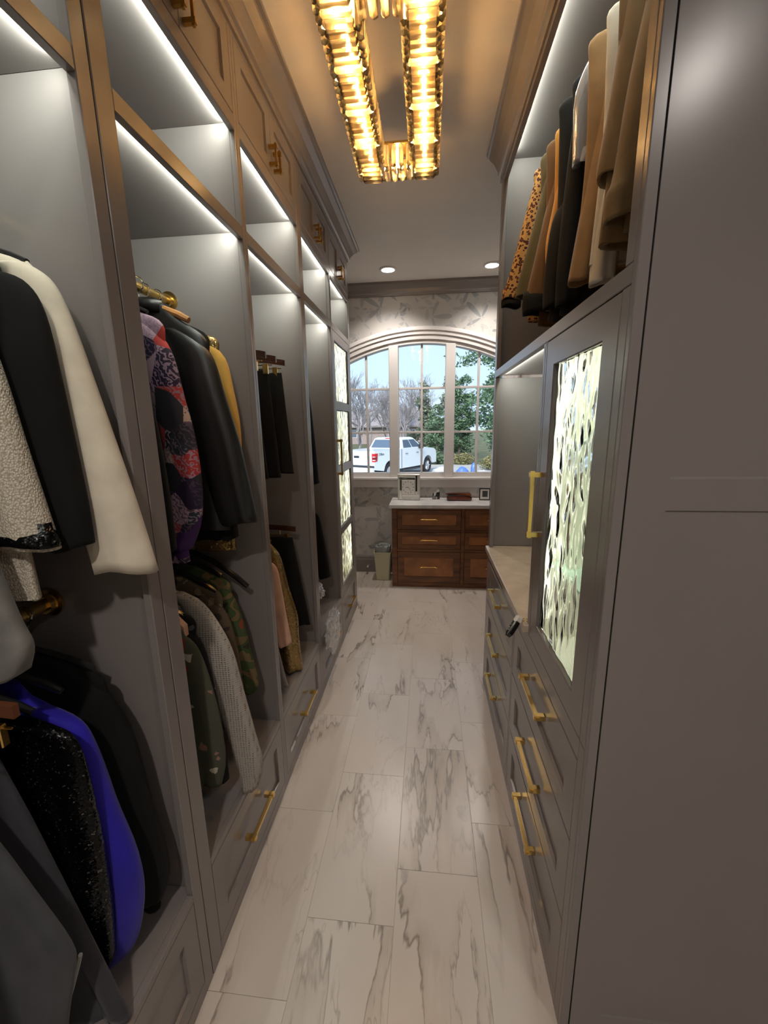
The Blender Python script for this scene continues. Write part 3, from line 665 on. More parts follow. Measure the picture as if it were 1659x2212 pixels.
# ------------------------------------------------------------------ ceiling lamps
def downlight(x, y, label, k=1.0, cone=128):
    t = thing('downlight', label, 'light', (x, y, CEIL), group='recessed ceiling downlights')
    ring = MB(); prof = [(0.078, 0), (0.078, -0.006), (0.070, -0.012), (0.058, -0.010), (0.058, 0)]
    ring.loft([[(x+r*math.cos(a), y+r*math.sin(a), CEIL-0.0005+z) for r, z in prof] for a in [2*math.pi*i/28 for i in range(29)]], False, False).build('trim_ring', 'white_trim', t, smooth=True)
    disc = MB(); n = 24; disc.loft([[(x+0.0585*math.cos(2*math.pi*i/n), y+0.0585*math.sin(2*math.pi*i/n), CEIL-z) for i in range(n)] for z in (0.001, 0.0085)]); disc.build('diffuser', 'downlight_glow', t)
    d = bpy.data.lights.new('downlight_lamp', 'SPOT'); d.energy = DOWN_W*4*k; d.spot_size = math.radians(cone); d.spot_blend = 0.75; d.shadow_soft_size = 0.055; d.color = (1.0, 0.92, 0.85)
    o = bpy.data.objects.new('downlight_lamp', d); col.objects.link(o); o.location = (x, y, CEIL-0.03); attach(o, t)
downlight(-0.366, 4.05, 'glowing round downlight nearer the left closets at the window end', 0.95)
downlight(0.557, 4.08, 'glowing round downlight beside the upper wardrobe at the window end', 0.85)
downlight(1.05, -0.35, 'added unseen downlight above the end panel behind the viewer', 0.42, 160)  # out-of-view lamp added to light the near end and its panel
downlight(-0.15, -0.85, 'added unseen downlight over the aisle behind the viewer', 1.6, 155)  # second added lamp, never in view, fills the near aisle with light

def chandelier():
    cx, cy, zb = -0.140, 1.735, 2.752; W, L, H = 0.345, 0.89, 0.085; bw = 0.108
    t = thing('crystal_chandelier', 'rectangular ring chandelier of golden lit crystal rods on the ceiling', 'chandelier', (cx, cy, CEIL)); t.rotation_euler = (0, 0, 0)
    x0, x1, y0, y1 = cx-W/2, cx+W/2, cy-L/2, cy+L/2
    # crystal rods share three meshes: octagonal, faceted ends
    def rod(L_, r, axis):
        m = MB(); k = 6; rings = []
        for q, rr in ((-0.5, 0.35), (-0.42, 1.0), (0.42, 1.0), (0.5, 0.35)):
            ring = []
            for j in range(k):
                a = 2*math.pi*(j+.5)/k; u, v = rr*r*math.cos(a), rr*r*math.sin(a)
                ring.append({'x': (q*L_, u, v), 'y': (u, q*L_, v), 'z': (u, v, q*L_)}[axis])
            rings.append(ring)
        return m.loft(rings)
    protos = {}
    def put(kind, mk, loc):
        if kind not in protos:
            o = mk().build('crystal', 'crystal', None); protos[kind] = o.data
        else:
            o = bpy.data.objects.new('crystal', protos[kind]); col.objects.link(o)
        o.location = loc; o.parent = t; o.matrix_parent_inverse = Matrix.Translation(Vector(t.location)).inverted()
    pitch = 0.0300; r = 0.0128
    n = int((L-0.02)/pitch)
    for i in range(n):
        y = y0+0.015+(L-0.03)*i/(n-1)
        for s in (-1, 1):
            xc = cx+s*(W/2-bw/2)
            inner = y0+bw < y < y1-bw
            put('bx', lambda: rod(bw-0.016, r, 'x'), (xc, y, zb+r))
            put('sz', lambda: rod(H, r*0.95, 'z'), (cx+s*(W/2), y, zb+H/2+0.012))
            if inner: put('sz', None, (cx+s*(W/2-bw), y, zb+H/2+0.012))
    n2 = int((W-2*bw)/pitch)
    for i in range(n2):
        x = cx-W/2+bw+(W-2*bw)*(i+.5)/n2
        for yy, s in ((y0, 1), (y1, -1)):
            put('by', lambda: rod(bw-0.016, r, 'y'), (x, yy+s*bw/2, zb+r))
            put('sz', None, (x, yy+s*bw, zb+H/2+0.012))
    n3 = int(W/pitch)
    for i in range(n3):
        x = cx-W/2+W*(i+.5)/n3
        for yy in (y0, y1): put('sz', None, (x, yy, zb+H/2+0.012))
    # polished frame on top, rods to the ceiling
    zt = zb+H+0.016
    for a in ((x0, x0+bw, y0, y1), (x1-bw, x1, y0, y1), (x0+bw, x1-bw, y0, y0+bw), (x0+bw, x1-bw, y1-bw, y1)):
        B('frame_bar', 'brass', t, a[0], a[1], a[2], a[3], zt, zt+0.010, 0.002)
    for x in (x0+bw/2, x1-bw/2):
        for y in (y0+0.12, y1-0.12):
            m = MB(); m.tube([(x, y, zt+0.01), (x, y, CEIL-0.0005)], 0.005); m.build('hanging_rod', 'brass', t)
    bulbs = [(x, y0+L*f) for x in (cx-W/2+bw/2, cx+W/2-bw/2) for f in (0.10, 0.30, 0.50, 0.70, 0.90)] + [(cx, y0+bw/2), (cx, y1-bw/2)]
    for bx_, by_ in bulbs:
        m = MB(); m.loft([[(bx_+rr*math.cos(2*math.pi*j/8), by_+rr*math.sin(2*math.pi*j/8), zb+0.036+z) for j in range(8)] for rr, z in ((0.003, 0), (0.009, 0.008), (0.010, 0.022), (0.006, 0.036), (0.006, zt-zb-0.036))])
        m.build('bulb', 'bulb_glow', t, smooth=True)
        d = bpy.data.lights.new('bulb_lamp', 'POINT'); d.energy = CHAND_W; d.color = (1.0, 0.53, 0.18); d.shadow_soft_size = 0.02
        o = bpy.data.objects.new('bulb_lamp', d); col.objects.link(o); o.location = (bx_, by_, zb+0.030); attach(o, t)
    return t
chandelier()

# ------------------------------------------------------------------ dresser and what stands on it
FB = lambda u, v, n: (u, 4.02-n, v)
def dresser():
    t = thing('wooden_dresser', 'dark walnut dresser with six drawers and white marble top', 'dresser', (0.3, 4.23, 0))
    Wd = 'dark_walnut'; x0, x1, yb = -0.356, 1.005, 4.428
    B('side_panel', Wd, t, x0, x0+0.02, 4.045, yb, 0.0, 0.836); B('side_panel', Wd, t, x1-0.02, x1, 4.045, yb, 0.0, 0.836); B('back_panel', Wd, t, x0+.02, x1-.02, yb-0.01, yb, 0.03, 0.836, 0)
    for a, b in ((x0, -0.303), (0.338, 0.372), (0.965, x1)): B('stile', Wd, t, a, b, 4.02, 4.045, 0.0, 0.836, 0.002)
    for a, b in ((-0.303, 0.338), (0.372, 0.965)):
        for z0, z1 in ((0.0, 0.046), (0.382, 0.408), (0.590, 0.610), (0.816, 0.836)): B('rail', Wd, t, a, b, 4.0205, 4.045, z0, z1, 0.002)
        for z0, z1 in ((0.049, 0.379), (0.411, 0.587), (0.613, 0.813)):
            d = shaker('drawer', t, FB, a+0.003, b-0.003, z0, z1, Wd, 0.045 if z1-z0 < 0.3 else 0.065)
            fw = 0.045 if z1-z0 < 0.3 else 0.065; B('panel', 'light_walnut', d, a+0.0035+fw, b-0.0035-fw, 4.0275, 4.0292, z0+fw+0.0005, z1-fw-0.0005, 0)
            m = MB(); xc = (a+b)/2; zc = (z0+z1)/2+0.012; h = 0.075
            if a < 0: h = 0.078
            m.tube([(xc-h, 3.990, zc), (xc+h, 3.990, zc)], 0.0055, 10); p = m.build('pull', 'brass', d, smooth=True)
            for s in (-1, 1): MB().tube([(xc+s*h, 4.024, zc), (xc+s*h, 3.984, zc)], 0.0075, 10).build('post', 'brass', p, smooth=True)
    B('marble_top', 'white_marble', t, x0-0.026, x1, 3.998, 4.4285, 0.8365, 0.872, 0.003)
dresser()
ZT = 0.8728
def clock():
    t = thing('mirror_clock', 'square mirrored table clock with white dial on the dresser', 'clock', (-0.195, 4.28, ZT), math.radians(-8))
    L = dict(local=True)
    MB().box(-0.105, 0.105, -0.012, 0.02, 0, 0.245, 0.003).build('case', 'clock_silver', t, **L); t.scale = (1.12, 1.12, 1.12)
    MB().box(-0.062, 0.058, -0.019, -0.0125, 0.058, 0.190, 0.002).build('dial', 'paper_white', t, **L)
    dl = t.children[-1]
    for a in range(12):
        an = math.radians(a*30); cx_, cz_ = -0.002+0.050*math.sin(an), 0.124+0.055*math.cos(an)
        MB().box(cx_-0.003, cx_+0.003, -0.0205, -0.0192, cz_-0.004, cz_+0.004).build('hour_mark', 'black_trim', dl, **L)
    for an, ln, w in ((140, 0.045, 0.002), (262, 0.030, 0.003)):
        a = math.radians(an); m = MB(); d = Vector((math.sin(a), 0, math.cos(a))); pq = Vector((math.cos(a), 0, -math.sin(a)))*w; o_ = Vector((-0.002, -0.0215, 0.124))
        m.add([o_-pq, o_+pq, o_+d*ln+pq*.4, o_+d*ln-pq*.4, o_-pq+Vector((0, .001, 0)), o_+pq+Vector((0, .001, 0)), o_+d*ln+pq*.4+Vector((0, .001, 0)), o_+d*ln-pq*.4+Vector((0, .001, 0))], [(0, 1, 2, 3), (7, 6, 5, 4), (0, 4, 5, 1), (1, 5, 6, 2), (2, 6, 7, 3), (3, 7, 4, 0)]); m.build('clock_hand', 'black_trim', dl, **L)
    for x0_, x1_, z0_, z1_, mt in ((-0.09, 0.062, 0.196, 0.212, 'black_gloss'), (0.068, 0.082, 0.085, 0.238, 'black_gloss'), (-0.082, -0.066, 0.092, 0.190, 'black_gloss'), (-0.082, -0.066, 0.008, 0.090, 'paper_white'), (-0.062, 0.10, 0.036, 0.054, 'paper_white'), (0.068, 0.082, 0.058, 0.083, 'paper_white')):
        MB().box(x0_, x1_, -0.017, -0.0125, z0_, z1_, 0.001).build('inlay_bar', mt, t, **L)
    for x_ in (-0.03, 0.02, 0.07): MB().box(x_-0.003, x_+0.003, -0.015, -0.0125, 0.014, 0.020).build('stud', 'chrome', t, **L)
clock()
def figure():
    t = thing('photo_block', 'small clear block with a black and grey cut out picture of figures', 'ornament', (0.090, 4.29, ZT))
    L = dict(local=True)
    MB().box(-0.062, 0.066, -0.004, 0.012, 0, 0.006, 0.001).build('foot', 'paper_white', t, **L)
    MB().box(-0.055, 0.058, 0.006, 0.010, 0.006, 0.128).build('pane', 'window_glass', t, **L)
    m = MB(); m.prism([(-0.038, 0.006), (0.040, 0.006), (0.040, 0.084), (0.018, 0.080), (-0.006, 0.070), (-0.03, 0.075), (-0.036, 0.05)], 'y', -0.002, 0.0055); m.build('dark_cutout', 'black_gloss', t, **L)
    for x_, z_, r_, mt in ((0.020, 0.098, 0.017, 'photo_light'), (-0.010, 0.068, 0.016, 'photo_light'), (-0.014, 0.046, 0.012, 'photo_light'), (-0.020, 0.026, 0.020, 'figure_grey'), (0.006, 0.020, 0.012, 'photo_light')):
        m = MB(); m.prism([(x_+r_*.8*math.cos(2*math.pi*i/14), z_+r_*math.sin(2*math.pi*i/14)) for i in range(14)], 'y', -0.006, -0.0021); m.build('head_cutout', mt, t, **L)
figure()
def wood_box():
    t = thing('trinket_box', 'glossy reddish wooden box with angled lid on the dresser', 'box', (0.330, 4.28, ZT)); L = dict(local=True)
    m = MB(); rings = []
    for x_ in (-0.128, -0.118, 0.118, 0.128):
        k = 0.75 if abs(x_) > 0.12 else 1.0
        rings.append([(x_, y_*k, 0.026+(z_-0.026)*k) for y_, z_ in ((-0.055, 0.006), (0.055, 0.006), (0.062, 0.026), (0.055, 0.046), (-0.055, 0.046), (-0.062, 0.026))])
    m.loft(rings); m.build('base', 'glossy_mahogany', t, **L)
    m = MB(); m.loft([[(-0.140, -0.02, 0.062), (0.124, -0.062, 0.056), (0.124, 0.05, 0.056), (-0.140, 0.05, 0.062)], [(-0.118, -0.03, 0.072), (0.112, -0.048, 0.080), (0.112, 0.04, 0.080), (-0.118, 0.04, 0.072)]]); m.build('lid', 'glossy_mahogany', t, **L)
    MB().box(-0.115, 0.11, -0.045, 0.045, 0.046, 0.057).build('liner', 'black_trim', t, **L)
plain('glossy_mahogany', (0.10, 0.022, 0.010), 0.08, nz=0.4, nscale=25); wood_box()
def frame_photo():
    t = thing('framed_photo', 'small black framed photo standing at the dresser end', 'photo frame', (0.592, 4.28, ZT)); L = dict(local=True)
    t.rotation_euler = (0, 0, 0)
    for a in ((-0.055, 0.055, 0, 0.010), (-0.055, 0.055, 0.116, 0.126)): MB().box(a[0], a[1], -0.008, 0.008, a[2], a[3], 0.001).build('frame_bar', 'black_gloss', t, **L)
    for a in ((-0.055, -0.046), (0.046, 0.055)): MB().box(a[0], a[1], -0.008, 0.008, 0.010, 0.116, 0.001).build('frame_bar', 'black_gloss', t, **L)
    MB().box(-0.046, 0.046, -0.002, 0.006, 0.010, 0.116).build('mount', 'paper_white', t, **L)
    MB().box(-0.024, 0.03, -0.004, -0.0021, 0.034, 0.098).build('picture', 'photo_dark', t, **L)
frame_photo()
def trash():
    t = thing('waste_bin', 'cream tapered waste bin with grey liner beside the dresser', 'bin', (-0.475, 4.26, 0)); L = dict(local=True)
    m = MB(); rings = []
    for h, z in ((0.070, 0), (0.072, 0.004), (0.090, 0.30), (0.095, 0.305), (0.095, 0.318), (0.090, 0.318), (0.086, 0.30), (0.066, 0.01)):
        c = 0.012; rings.append([(sx*(h-cx_), sy*(h-cy_), z) for sx, sy, cx_, cy_ in ((-1, -1, 0, c), (-1, -1, c, 0), (1, -1, c, 0), (1, -1, 0, c), (1, 1, 0, c), (1, 1, c, 0), (-1, 1, c, 0), (-1, 1, 0, c))])
    m.loft(rings); m.build('bucket', 'trash_cream', t, **L)
    m = MB(); rnd = random.Random(3); rings = []
    for k, (h, z) in enumerate(((0.062, 0.14), (0.080, 0.30), (0.090, 0.335), (0.084, 0.370), (0.062, 0.372), (0.045, 0.30), (0.01, 0.27))):
        rings.append([(h*math.cos(2*math.pi*i/18)*(1+rnd.uniform(-.08, .08)), h*math.sin(2*math.pi*i/18)*(1+rnd.uniform(-.08, .08)), z+(rnd.uniform(-.015, .015) if k > 1 else 0)) for i in range(18)])
    m.loft(rings); m.build('liner', 'trash_bag', t, smooth=True, **L)
trash()
def doorstop():
    t = thing('door_stop', 'small spring door stop screwed to the taupe baseboard', 'door stop', (-0.665, 4.43, 0.09)); L = dict(local=True)
    m = MB(); m.tube([(0.010*math.cos(i*.9), -i*0.0011, 0.010*math.sin(i*.9)) for i in range(60)], 0.002, 5); m.build('spring', 'chrome', t, **L)
    MB().tube([(0, 0.003, 0), (0, -0.004, 0)], 0.014, 12).build('base', 'chrome', t, **L); MB().tube([(0, -0.064, 0), (0, -0.078, 0)], 0.010, 12).build('tip', 'paper_white', t, **L)
doorstop()
def key():
    t = thing('car_key', 'black car key fob with silver stripe hanging over the counter edge', 'car key', (0.356, 1.465, 0.926)); L = dict(local=True)
    # fob leans over the counter front, from the ring down towards the viewer
    ax = Vector((-0.55, -0.35, -0.75)).normalized(); sd = Vector((0.25, -0.9, 0.25)); sd = (sd-ax*sd.dot(ax)).normalized(); nn = ax.cross(sd)
    P = lambda a, b, c: tuple(Vector((-0.012, 0.0, 0.006))+ax*a+sd*b+nn*c)
    def slab(name, mt, a0, a1, w0, w1, th, off=0, c0=0.0):
        m = MB(); rings = []
        for q in range(7):
            s_ = q/6; a = a0+(a1-a0)*s_; w = (w0+(w1-w0)*s_)*math.sqrt(max(0.12, 1-(2*s_-1)**4)); rings.append([P(a, off-w, -th+c0), P(a, off+w, -th+c0), P(a, off+w, th+c0), P(a, off-w, th+c0)])
        return m.loft(rings).build(name, mt, t, **L)
    slab('fob', 'black_gloss', 0.004, 0.078, 0.017, 0.016, 0.007); slab('stripe', 'chrome', 0.008, 0.074, 0.004, 0.004, 0.0082, 0.004); slab('cap', 'paper_white', -0.010, 0.016, 0.013, 0.015, 0.009)
    for a in (0.030, 0.042, 0.052): slab('button', 'mirror_silver', a, a+0.005, 0.003, 0.003, 0.0088, -0.009)
    m = MB(); m.tube([(0.010+0.012*math.cos(2*math.pi*i/20), -0.010+0.012*math.sin(2*math.pi*i/20), 0.006) for i in range(21)], 0.0016, 6); m.build('ring', 'brass', t, **L)
    MB().box(0.018, 0.046, -0.022, -0.008, 0.0, 0.010, 0.002).build('fob_tag', 'hanger_dark_wood', t, **L)
    m = MB(); m.tube([(0.040+0.004*i+0.010*math.cos(i*.75), 0.02+0.003*i+0.010*math.sin(i*.75), 0.003) for i in range(26)], 0.0013, 5); m.build('chain', 'brass_dark', t, **L)
key()
# small things behind the glass door by the window
def vase():
    t = thing('flower_ornament', 'pink flower ornament behind the lowest textured glass pane', 'ornament', (-0.80, 3.05, Z_SHELF+0.0005)); L = dict(local=True)
    m = MB(); m.tube([(0, 0, 0), (0, 0, 0.012), (0, 0, 0.10), (0, 0, 0.16)], [0.05, 0.055, 0.05, 0.03], 14); m.build('pot', 'leaf_green', t, smooth=True, **L)
    MB().tube([(0, 0, 0.16), (0.01, -0.01, 0.28)], 0.006, 6).build('stem', 'leaf_green', t, **L)
    m = MB(); rnd = random.Random(5)
    for i in range(9):
        a = i*0.7; m.tube([(0.01, -0.01, 0.29), (0.01+0.05*math.cos(a), -0.01+0.05*math.sin(a), 0.30+rnd.uniform(-.03, .03))], [0.01, 0.028], 7)
    m.build('bloom', 'pink', t, smooth=True, **L)
vase()

# ------------------------------------------------------------------ clothes rods
def rod(label, x, z, y0, y1, r=0.0155):
    t = thing('clothes_rod', label, 'rod', (x, (y0+y1)/2, z), group='brass clothes rods')
    MB().tube([(x, y0, z), (x, y1, z)], r, 20).build('bar', 'brass', t, smooth=True)
    for y, s in ((y0, 1), (y1, -1)):
        MB().tube([(x, y, z), (x, y+s*0.006, z), (x, y+s*0.008, z), (x, y+s*0.024, z)], [0.034, 0.034, 0.024, 0.022], 20).build('flange', 'brass', t, smooth=True)
XRL, ZU, ZLO = -0.945, 2.105, 1.235
rod('upper brass rod with the cream jacket at the near end', XRL, ZU, 0.181, 0.856); rod('lower brass rod with the blue jacket at the near end', XRL+0.02, ZLO, 0.181, 0.856)
rod('upper brass rod carrying the leather jacket', XRL, ZU, 0.898, 1.535); rod('lower brass rod carrying the grey knit cardigan', XRL, ZLO, 0.898, 1.535)
rod('upper brass rod carrying the clipped black trousers', XRL, ZU, 1.574, 2.213); rod('lower brass rod carrying the gold sequin dress', XRL, ZLO, 1.574, 2.213)
rod('upper brass rod carrying the single navy jacket', XRL, ZU, 2.252, 2.853); rod('lower brass rod above the clear plastic bag', XRL, ZLO, 2.252, 2.853)
XRR, ZRR = 0.665, 2.865
rod('brass rod of the upper wardrobe carrying the coats', XRR, ZRR, YN+0.032, YEND-0.019)

# ------------------------------------------------------------------ garments
def interp(rows, n):
    """smooth resampling of rows by index"""
    out = []; k = len(rows)-1
    for i in range(n+1):
        t_ = i/n*k; j = min(int(t_), k-1); f = t_-j
        p0 = rows[max(j-1, 0)]; p1 = rows[j]; p2 = rows[j+1]; p3 = rows[min(j+2, k)]
        out.append(tuple(0.5*((2*b)+(c-a)*f+(2*a-5*b+4*c-d)*f*f+(-a+3*b-3*c+d)*f**3) for a, b, c, d in zip(p0, p1, p2, p3)))
    return out
def cloth(name, mat, parent, rows, hy, y, fold=0.006, nfold=4, seed=0, n=26, k=30, p=2.5, ydrift=0.0, hollow=True):
    """hanging cloth lofted from rows (x0, x1, z); hy = half thickness"""
    rnd = random.Random(seed); ph = rnd.uniform(0, 6.28); ph2 = rnd.uniform(0, 6.28); rings = []
    R = interp(rows, n); zt, zb = R[0][2], R[-1][2]
    for x0, x1, z in R:
        s = (zt-z)/max(1e-6, zt-zb); c = (x0+x1)/2; hx = max(0.004, abs(x1-x0)/2); h = hy*(0.55+0.45*min(1, s*4))*(1+0.12*s)
        ring = []
        for j in range(k):
            a = 2*math.pi*j/k; ca, sa = math.cos(a), math.sin(a)
            ux = math.copysign(abs(ca)**(2/p), ca); uy = math.copysign(abs(sa)**(2/p), sa)
            w = fold*s*(math.sin(nfold*math.pi*(ux+1)+ph+1.2*s)+0.5*math.sin(nfold*2.3*math.pi*ux+ph2))
            ring.append((c+hx*ux, y+ydrift*s+h*uy+w, z+0.006*math.sin(3*ux+ph)*s))
        rings.append(ring)
    if hollow:
        b = rings[-1]; cx_ = sum(q[0] for q in b)/k; cy_ = sum(q[1] for q in b)/k
        rings.append([(cx_+(q[0]-cx_)*0.90, cy_+(q[1]-cy_)*0.72, q[2]+0.002) for q in b]); rings.append([(cx_+(q[0]-cx_)*0.86, cy_+(q[1]-cy_)*0.55, q[2]+0.045) for q in b])
    return MB().loft(rings).build(name, mat, parent, smooth='all')
def mirror(rows, xc): return [(2*xc-a, 2*xc-b, z) for a, b, z in rows]
def garment(name, label, cat, y, mat, body=None, sleeve=None, hyb=0.022, hys=0.026, xc=XRL, collar=None, cuff=None, fold=0.006, ydrift=0.0, seed=1, both=True, sleeve_mat=None, group=None, nfold=4, sy=0.0):
    zmin = min(r[2] for r in (body or sleeve)); t = thing(name, label, cat, (xc, y, zmin), group=group)
    if body: cloth('body', mat, t, body, hyb, y, fold, nfold, seed, ydrift=ydrift)
    if sleeve:
        s = cloth('sleeve', sleeve_mat or mat, t, sleeve, hys, y-sy, fold*.7, 2, seed+1, k=22, p=2.1, ydrift=ydrift)
        if cuff: cloth('cuff', cuff[0], s, [(a+(0.002 if a > b else -0.002), b-(0.002 if a > b else -0.002), z) for a, b, z in cuff[1]], hys*1.15, y-sy+ydrift, 0.002, 2, seed+1, n=4, k=22, p=2.1)
        if both: cloth('sleeve', sleeve_mat or mat, t, mirror(sleeve, xc), hys, y-sy, fold*.7, 2, seed+2, k=22, p=2.1, ydrift=ydrift)
    if collar:
        mc, zc = collar
        m = MB(); rings = []
        for i in range(15):
            a = math.pi*2*i/14; rings.append([(xc+rr*math.cos(a), y+0.5*rr*math.sin(a), zz) for rr, zz in ((0.075, zc-0.035), (0.070, zc), (0.060, zc+0.008), (0.062, zc-0.03))])
        m.loft(rings, False, False).build('collar', mc, t, smooth='all')
    return t
def jbody(xc, sx, zn, zs, zh, hemx=None, waist=None):
    """symmetric jacket body: neck, sloping shoulder, hem; sx = half width at the shoulder"""
    hx = hemx or sx; w = waist or (sx*0.96)
    return [(xc-0.050, xc+0.050, zn), (xc-sx*0.55, xc+sx*0.55, zn-(zn-zs)*0.45), (xc-sx, xc+sx, zs), (xc-sx*1.01, xc+sx*1.01, zs-0.08), (xc-w, xc+w, (zs+zh)/2), (xc-hx, xc+hx, zh+0.05), (xc-hx*1.01, xc+hx*1.01, zh)]
def hanger(label, x, y, zr, half, drop, mat='black_plastic', clips=False, hook='chrome', th=0.006, group='hangers on the brass rods', sgnx=1, zdown=0.085):
    t = thing('clip_hanger' if clips else 'clothes_hanger', label, 'hanger', (x, y, zr-zdown), group=group)
    zn = zr-zdown
    m = MB(); pts = [(x, y, zn), (x, y, zr-0.030)] + [(x+0.0205*math.sin(a), y, zr+0.0-0.0205*math.cos(a)+0.0005) for a in [math.radians(q) for q in (25, 60, 100, 140, 180, 215, 250)]]
    m.tube(pts, 0.0021, 6).build('hook', hook, t, smooth=True)
    m = MB()
    if not clips:
        for s in (-1, 1): m.tube([(x, y, zn), (x+s*half*0.4, y, zn-drop*0.28), (x+s*half*0.8, y, zn-drop*0.72), (x+s*half, y, zn-drop)], [th*1.1, th*1.2, th*1.3, th*1.1], 8)
        m.build('shoulder', mat, t, smooth=True)
    else:
        m.loft([[(x+s, y+a, zn+b-drop*(s/half)**2*0.6) for a, b in ((-0.006, -0.014), (0.006, -0.014), (0.006, 0.012), (-0.006, 0.012))] for s in [half*q for q in (-1, -0.9, -0.5, 0, 0.5, 0.9, 1)]]); m.build('bar', mat, t)
        MB().tube([(x-half*0.9, y, zn-0.045), (x+half*0.9, y, zn-0.045)], 0.0025, 6).build('wire', 'brass', t)
        for s in (-1, 1):
            MB().tube([(x+s*half*0.55, y, zn-0.012), (x+s*half*0.55, y, zn-0.045)], 0.002, 6).build('wire_drop', 'brass', t)
            c_ = MB(); c_.box(x+s*half*0.72-0.012, x+s*half*0.72+0.012, y-0.008, y+0.008, zn-0.085, zn-0.040, 0.002); c_.build('clip', 'brass', t)
    return t
exec_garments = True
# --- near bay, upper rod
J = jbody
garment('jacket', 'cream wool jacket, first from the double post', 'jacket', 0.800, 'cream_wool', J(-0.930, 0.165, 2.02, 1.965, 1.45), [(-0.765, -0.83, 1.965), (-0.722, -0.81, 1.935), (-0.697, -0.79, 1.88), (-0.672, -0.775, 1.77), (-0.643, -0.76, 1.637), (-0.613, -0.745, 1.495), (-0.587, -0.728, 1.350)], 0.020, 0.030, xc=-0.93, sy=0.012, seed=3)
garment('jacket', 'plain black wool jacket beside the cream jacket', 'jacket', 0.735, 'black_wool', J(-0.940, 0.17, 2.00, 1.945, 1.43), [(-0.775, -0.86, 1.935), (-0.725, -0.84, 1.915), (-0.697, -0.825, 1.865), (-0.687, -0.81, 1.754), (-0.680, -0.795, 1.623), (-0.675, -0.775, 1.499), (-0.677, -0.763, 1.418)], 0.020, 0.030, xc=-0.94, seed=5)
garment('jacket', 'cream tweed jacket with black sequin cuff at the picture edge', 'jacket', 0.670, 'cream_tweed', J(-0.94, 0.19, 1.99, 1.93, 1.335), [(-0.80, -0.88, 1.92), (-0.765, -0.86, 1.86), (-0.740, -0.85, 1.754), (-0.723, -0.84, 1.626), (-0.705, -0.825, 1.50), (-0.695, -0.815, 1.435)], 0.022, 0.032, xc=-0.95, seed=7, cuff=('black_sequin', [(-0.696, -0.818, 1.468), (-0.693, -0.816, 1.455), (-0.692, -0.815, 1.442)]))
garment('sweater', 'grey heather sweater hem at the left edge', 'sweater', 0.600, 'grey_heather', J(-0.95, 0.18, 1.99, 1.93, 1.22), [(-0.82, -0.90, 1.92), (-0.79, -0.88, 1.80), (-0.77, -0.87, 1.60), (-0.75, -0.86, 1.44), (-0.725, -0.84, 1.32), (-0.710, -0.82, 1.265), (-0.735, -0.80, 1.215)], 0.020, 0.028, xc=-0.95, seed=9)
for y, w in ((0.80, 'cream jacket'), (0.735, 'black wool jacket'), (0.67, 'cream tweed jacket'), (0.60, 'grey heather sweater')): hanger('black hanger inside the '+w+' at the near end', XRL, y, ZU, 0.17, 0.05)
# --- near bay, lower rod
X0 = XRL+0.02
garment('jacket', 'long black jacket on the lower rod next to the double post', 'jacket', 0.785, 'black_cloth', J(X0, 0.17, 1.13, 1.08, 0.40, 0.22), [(-0.83, -0.89, 1.115), (-0.755, -0.86, 1.05), (-0.705, -0.84, 0.93), (-0.682, -0.82, 0.735), (-0.660, -0.79, 0.54), (-0.690, -0.78, 0.44)], 0.022, 0.030, xc=X0, seed=11)
garment('jacket', 'royal blue jacket with its sleeve touching the shelf', 'jacket', 0.700, 'royal_blue', J(X0, 0.13, 1.12, 1.05, 0.42, 0.15), [(-0.81, -0.85, 1.07), (-0.736, -0.82, 1.04), (-0.710, -0.80, 0.98), (-0.689, -0.79, 0.836), (-0.657, -0.785, 0.69), (-0.660, -0.79, 0.57), (-0.700, -0.79, 0.43), (-0.745, -0.785, 0.376)], 0.022, 0.032, xc=X0, seed=13, sy=0.012)
garment('sequin_blouse', 'black sequin top between the blue jacket and the trousers', 'top', 0.635, 'black_sequin', J(X0, 0.16, 1.12, 1.05, 0.40, 0.17), [(-0.80, -0.85, 1.085), (-0.735, -0.83, 1.07), (-0.690, -0.82, 1.035), (-0.682, -0.81, 0.90), (-0.682, -0.80, 0.735), (-0.690, -0.80, 0.60), (-0.708, -0.80, 0.47)], 0.020, 0.026, xc=X0, seed=15)
def trousers(label, y, mat, x0, x1, zt, zb, x0b=None, x1b=None, hy=0.022, seed=1, zr=ZLO, **k):
    x0b = x0 if x0b is None else x0b; x1b = x1 if x1b is None else x1b
    return garment('trousers', label, 'trousers', y, mat, [(x0+(x0b-x0)*f, x1+(x1b-x1)*f, zt+(zb-zt)*f) for f in (0, 0.1, 0.3, 0.5, 0.7, 0.85, 1)], None, hy, xc=(x0+x1)/2, seed=seed, **k)
trousers('dark slate trousers on a clip hanger at the near end', 0.590, 'slate', -1.06, -0.83, 1.075, 0.385, -1.06, -0.640, 0.022, 17, nfold=3, fold=0.010)
garment('trousers', 'charcoal sweatpants nearest the picture edge on the lower rod', 'trousers', 0.515, 'charcoal', [(-1.05, -0.83, 1.06), (-1.05, -0.775, 0.96), (-1.05, -0.715, 0.84), (-1.05, -0.655, 0.71), (-1.05, -0.660, 0.64), (-1.05, -0.70, 0.50), (-1.05, -0.72, 0.40)], None, 0.024, xc=-0.93, seed=19, nfold=3, fold=0.008)
m = MB(); m.tube([(-0.700, 0.562, 0.60), (-0.712, 0.561, 0.565), (-0.734, 0.560, 0.506), (-0.764, 0.559, 0.43), (-0.775, 0.559, 0.395)], 0.0042, 6); st = m.build('side_stripe', 'light_stripe', [o for o in col.objects if o.get('label', '').startswith('dark slate trousers')][0])
for y, w in ((0.785, 'long black jacket'), (0.700, 'royal blue jacket'), (0.635, 'black sequin top')): hanger('black hanger inside the '+w, X0, y, ZLO, 0.15, 0.045)
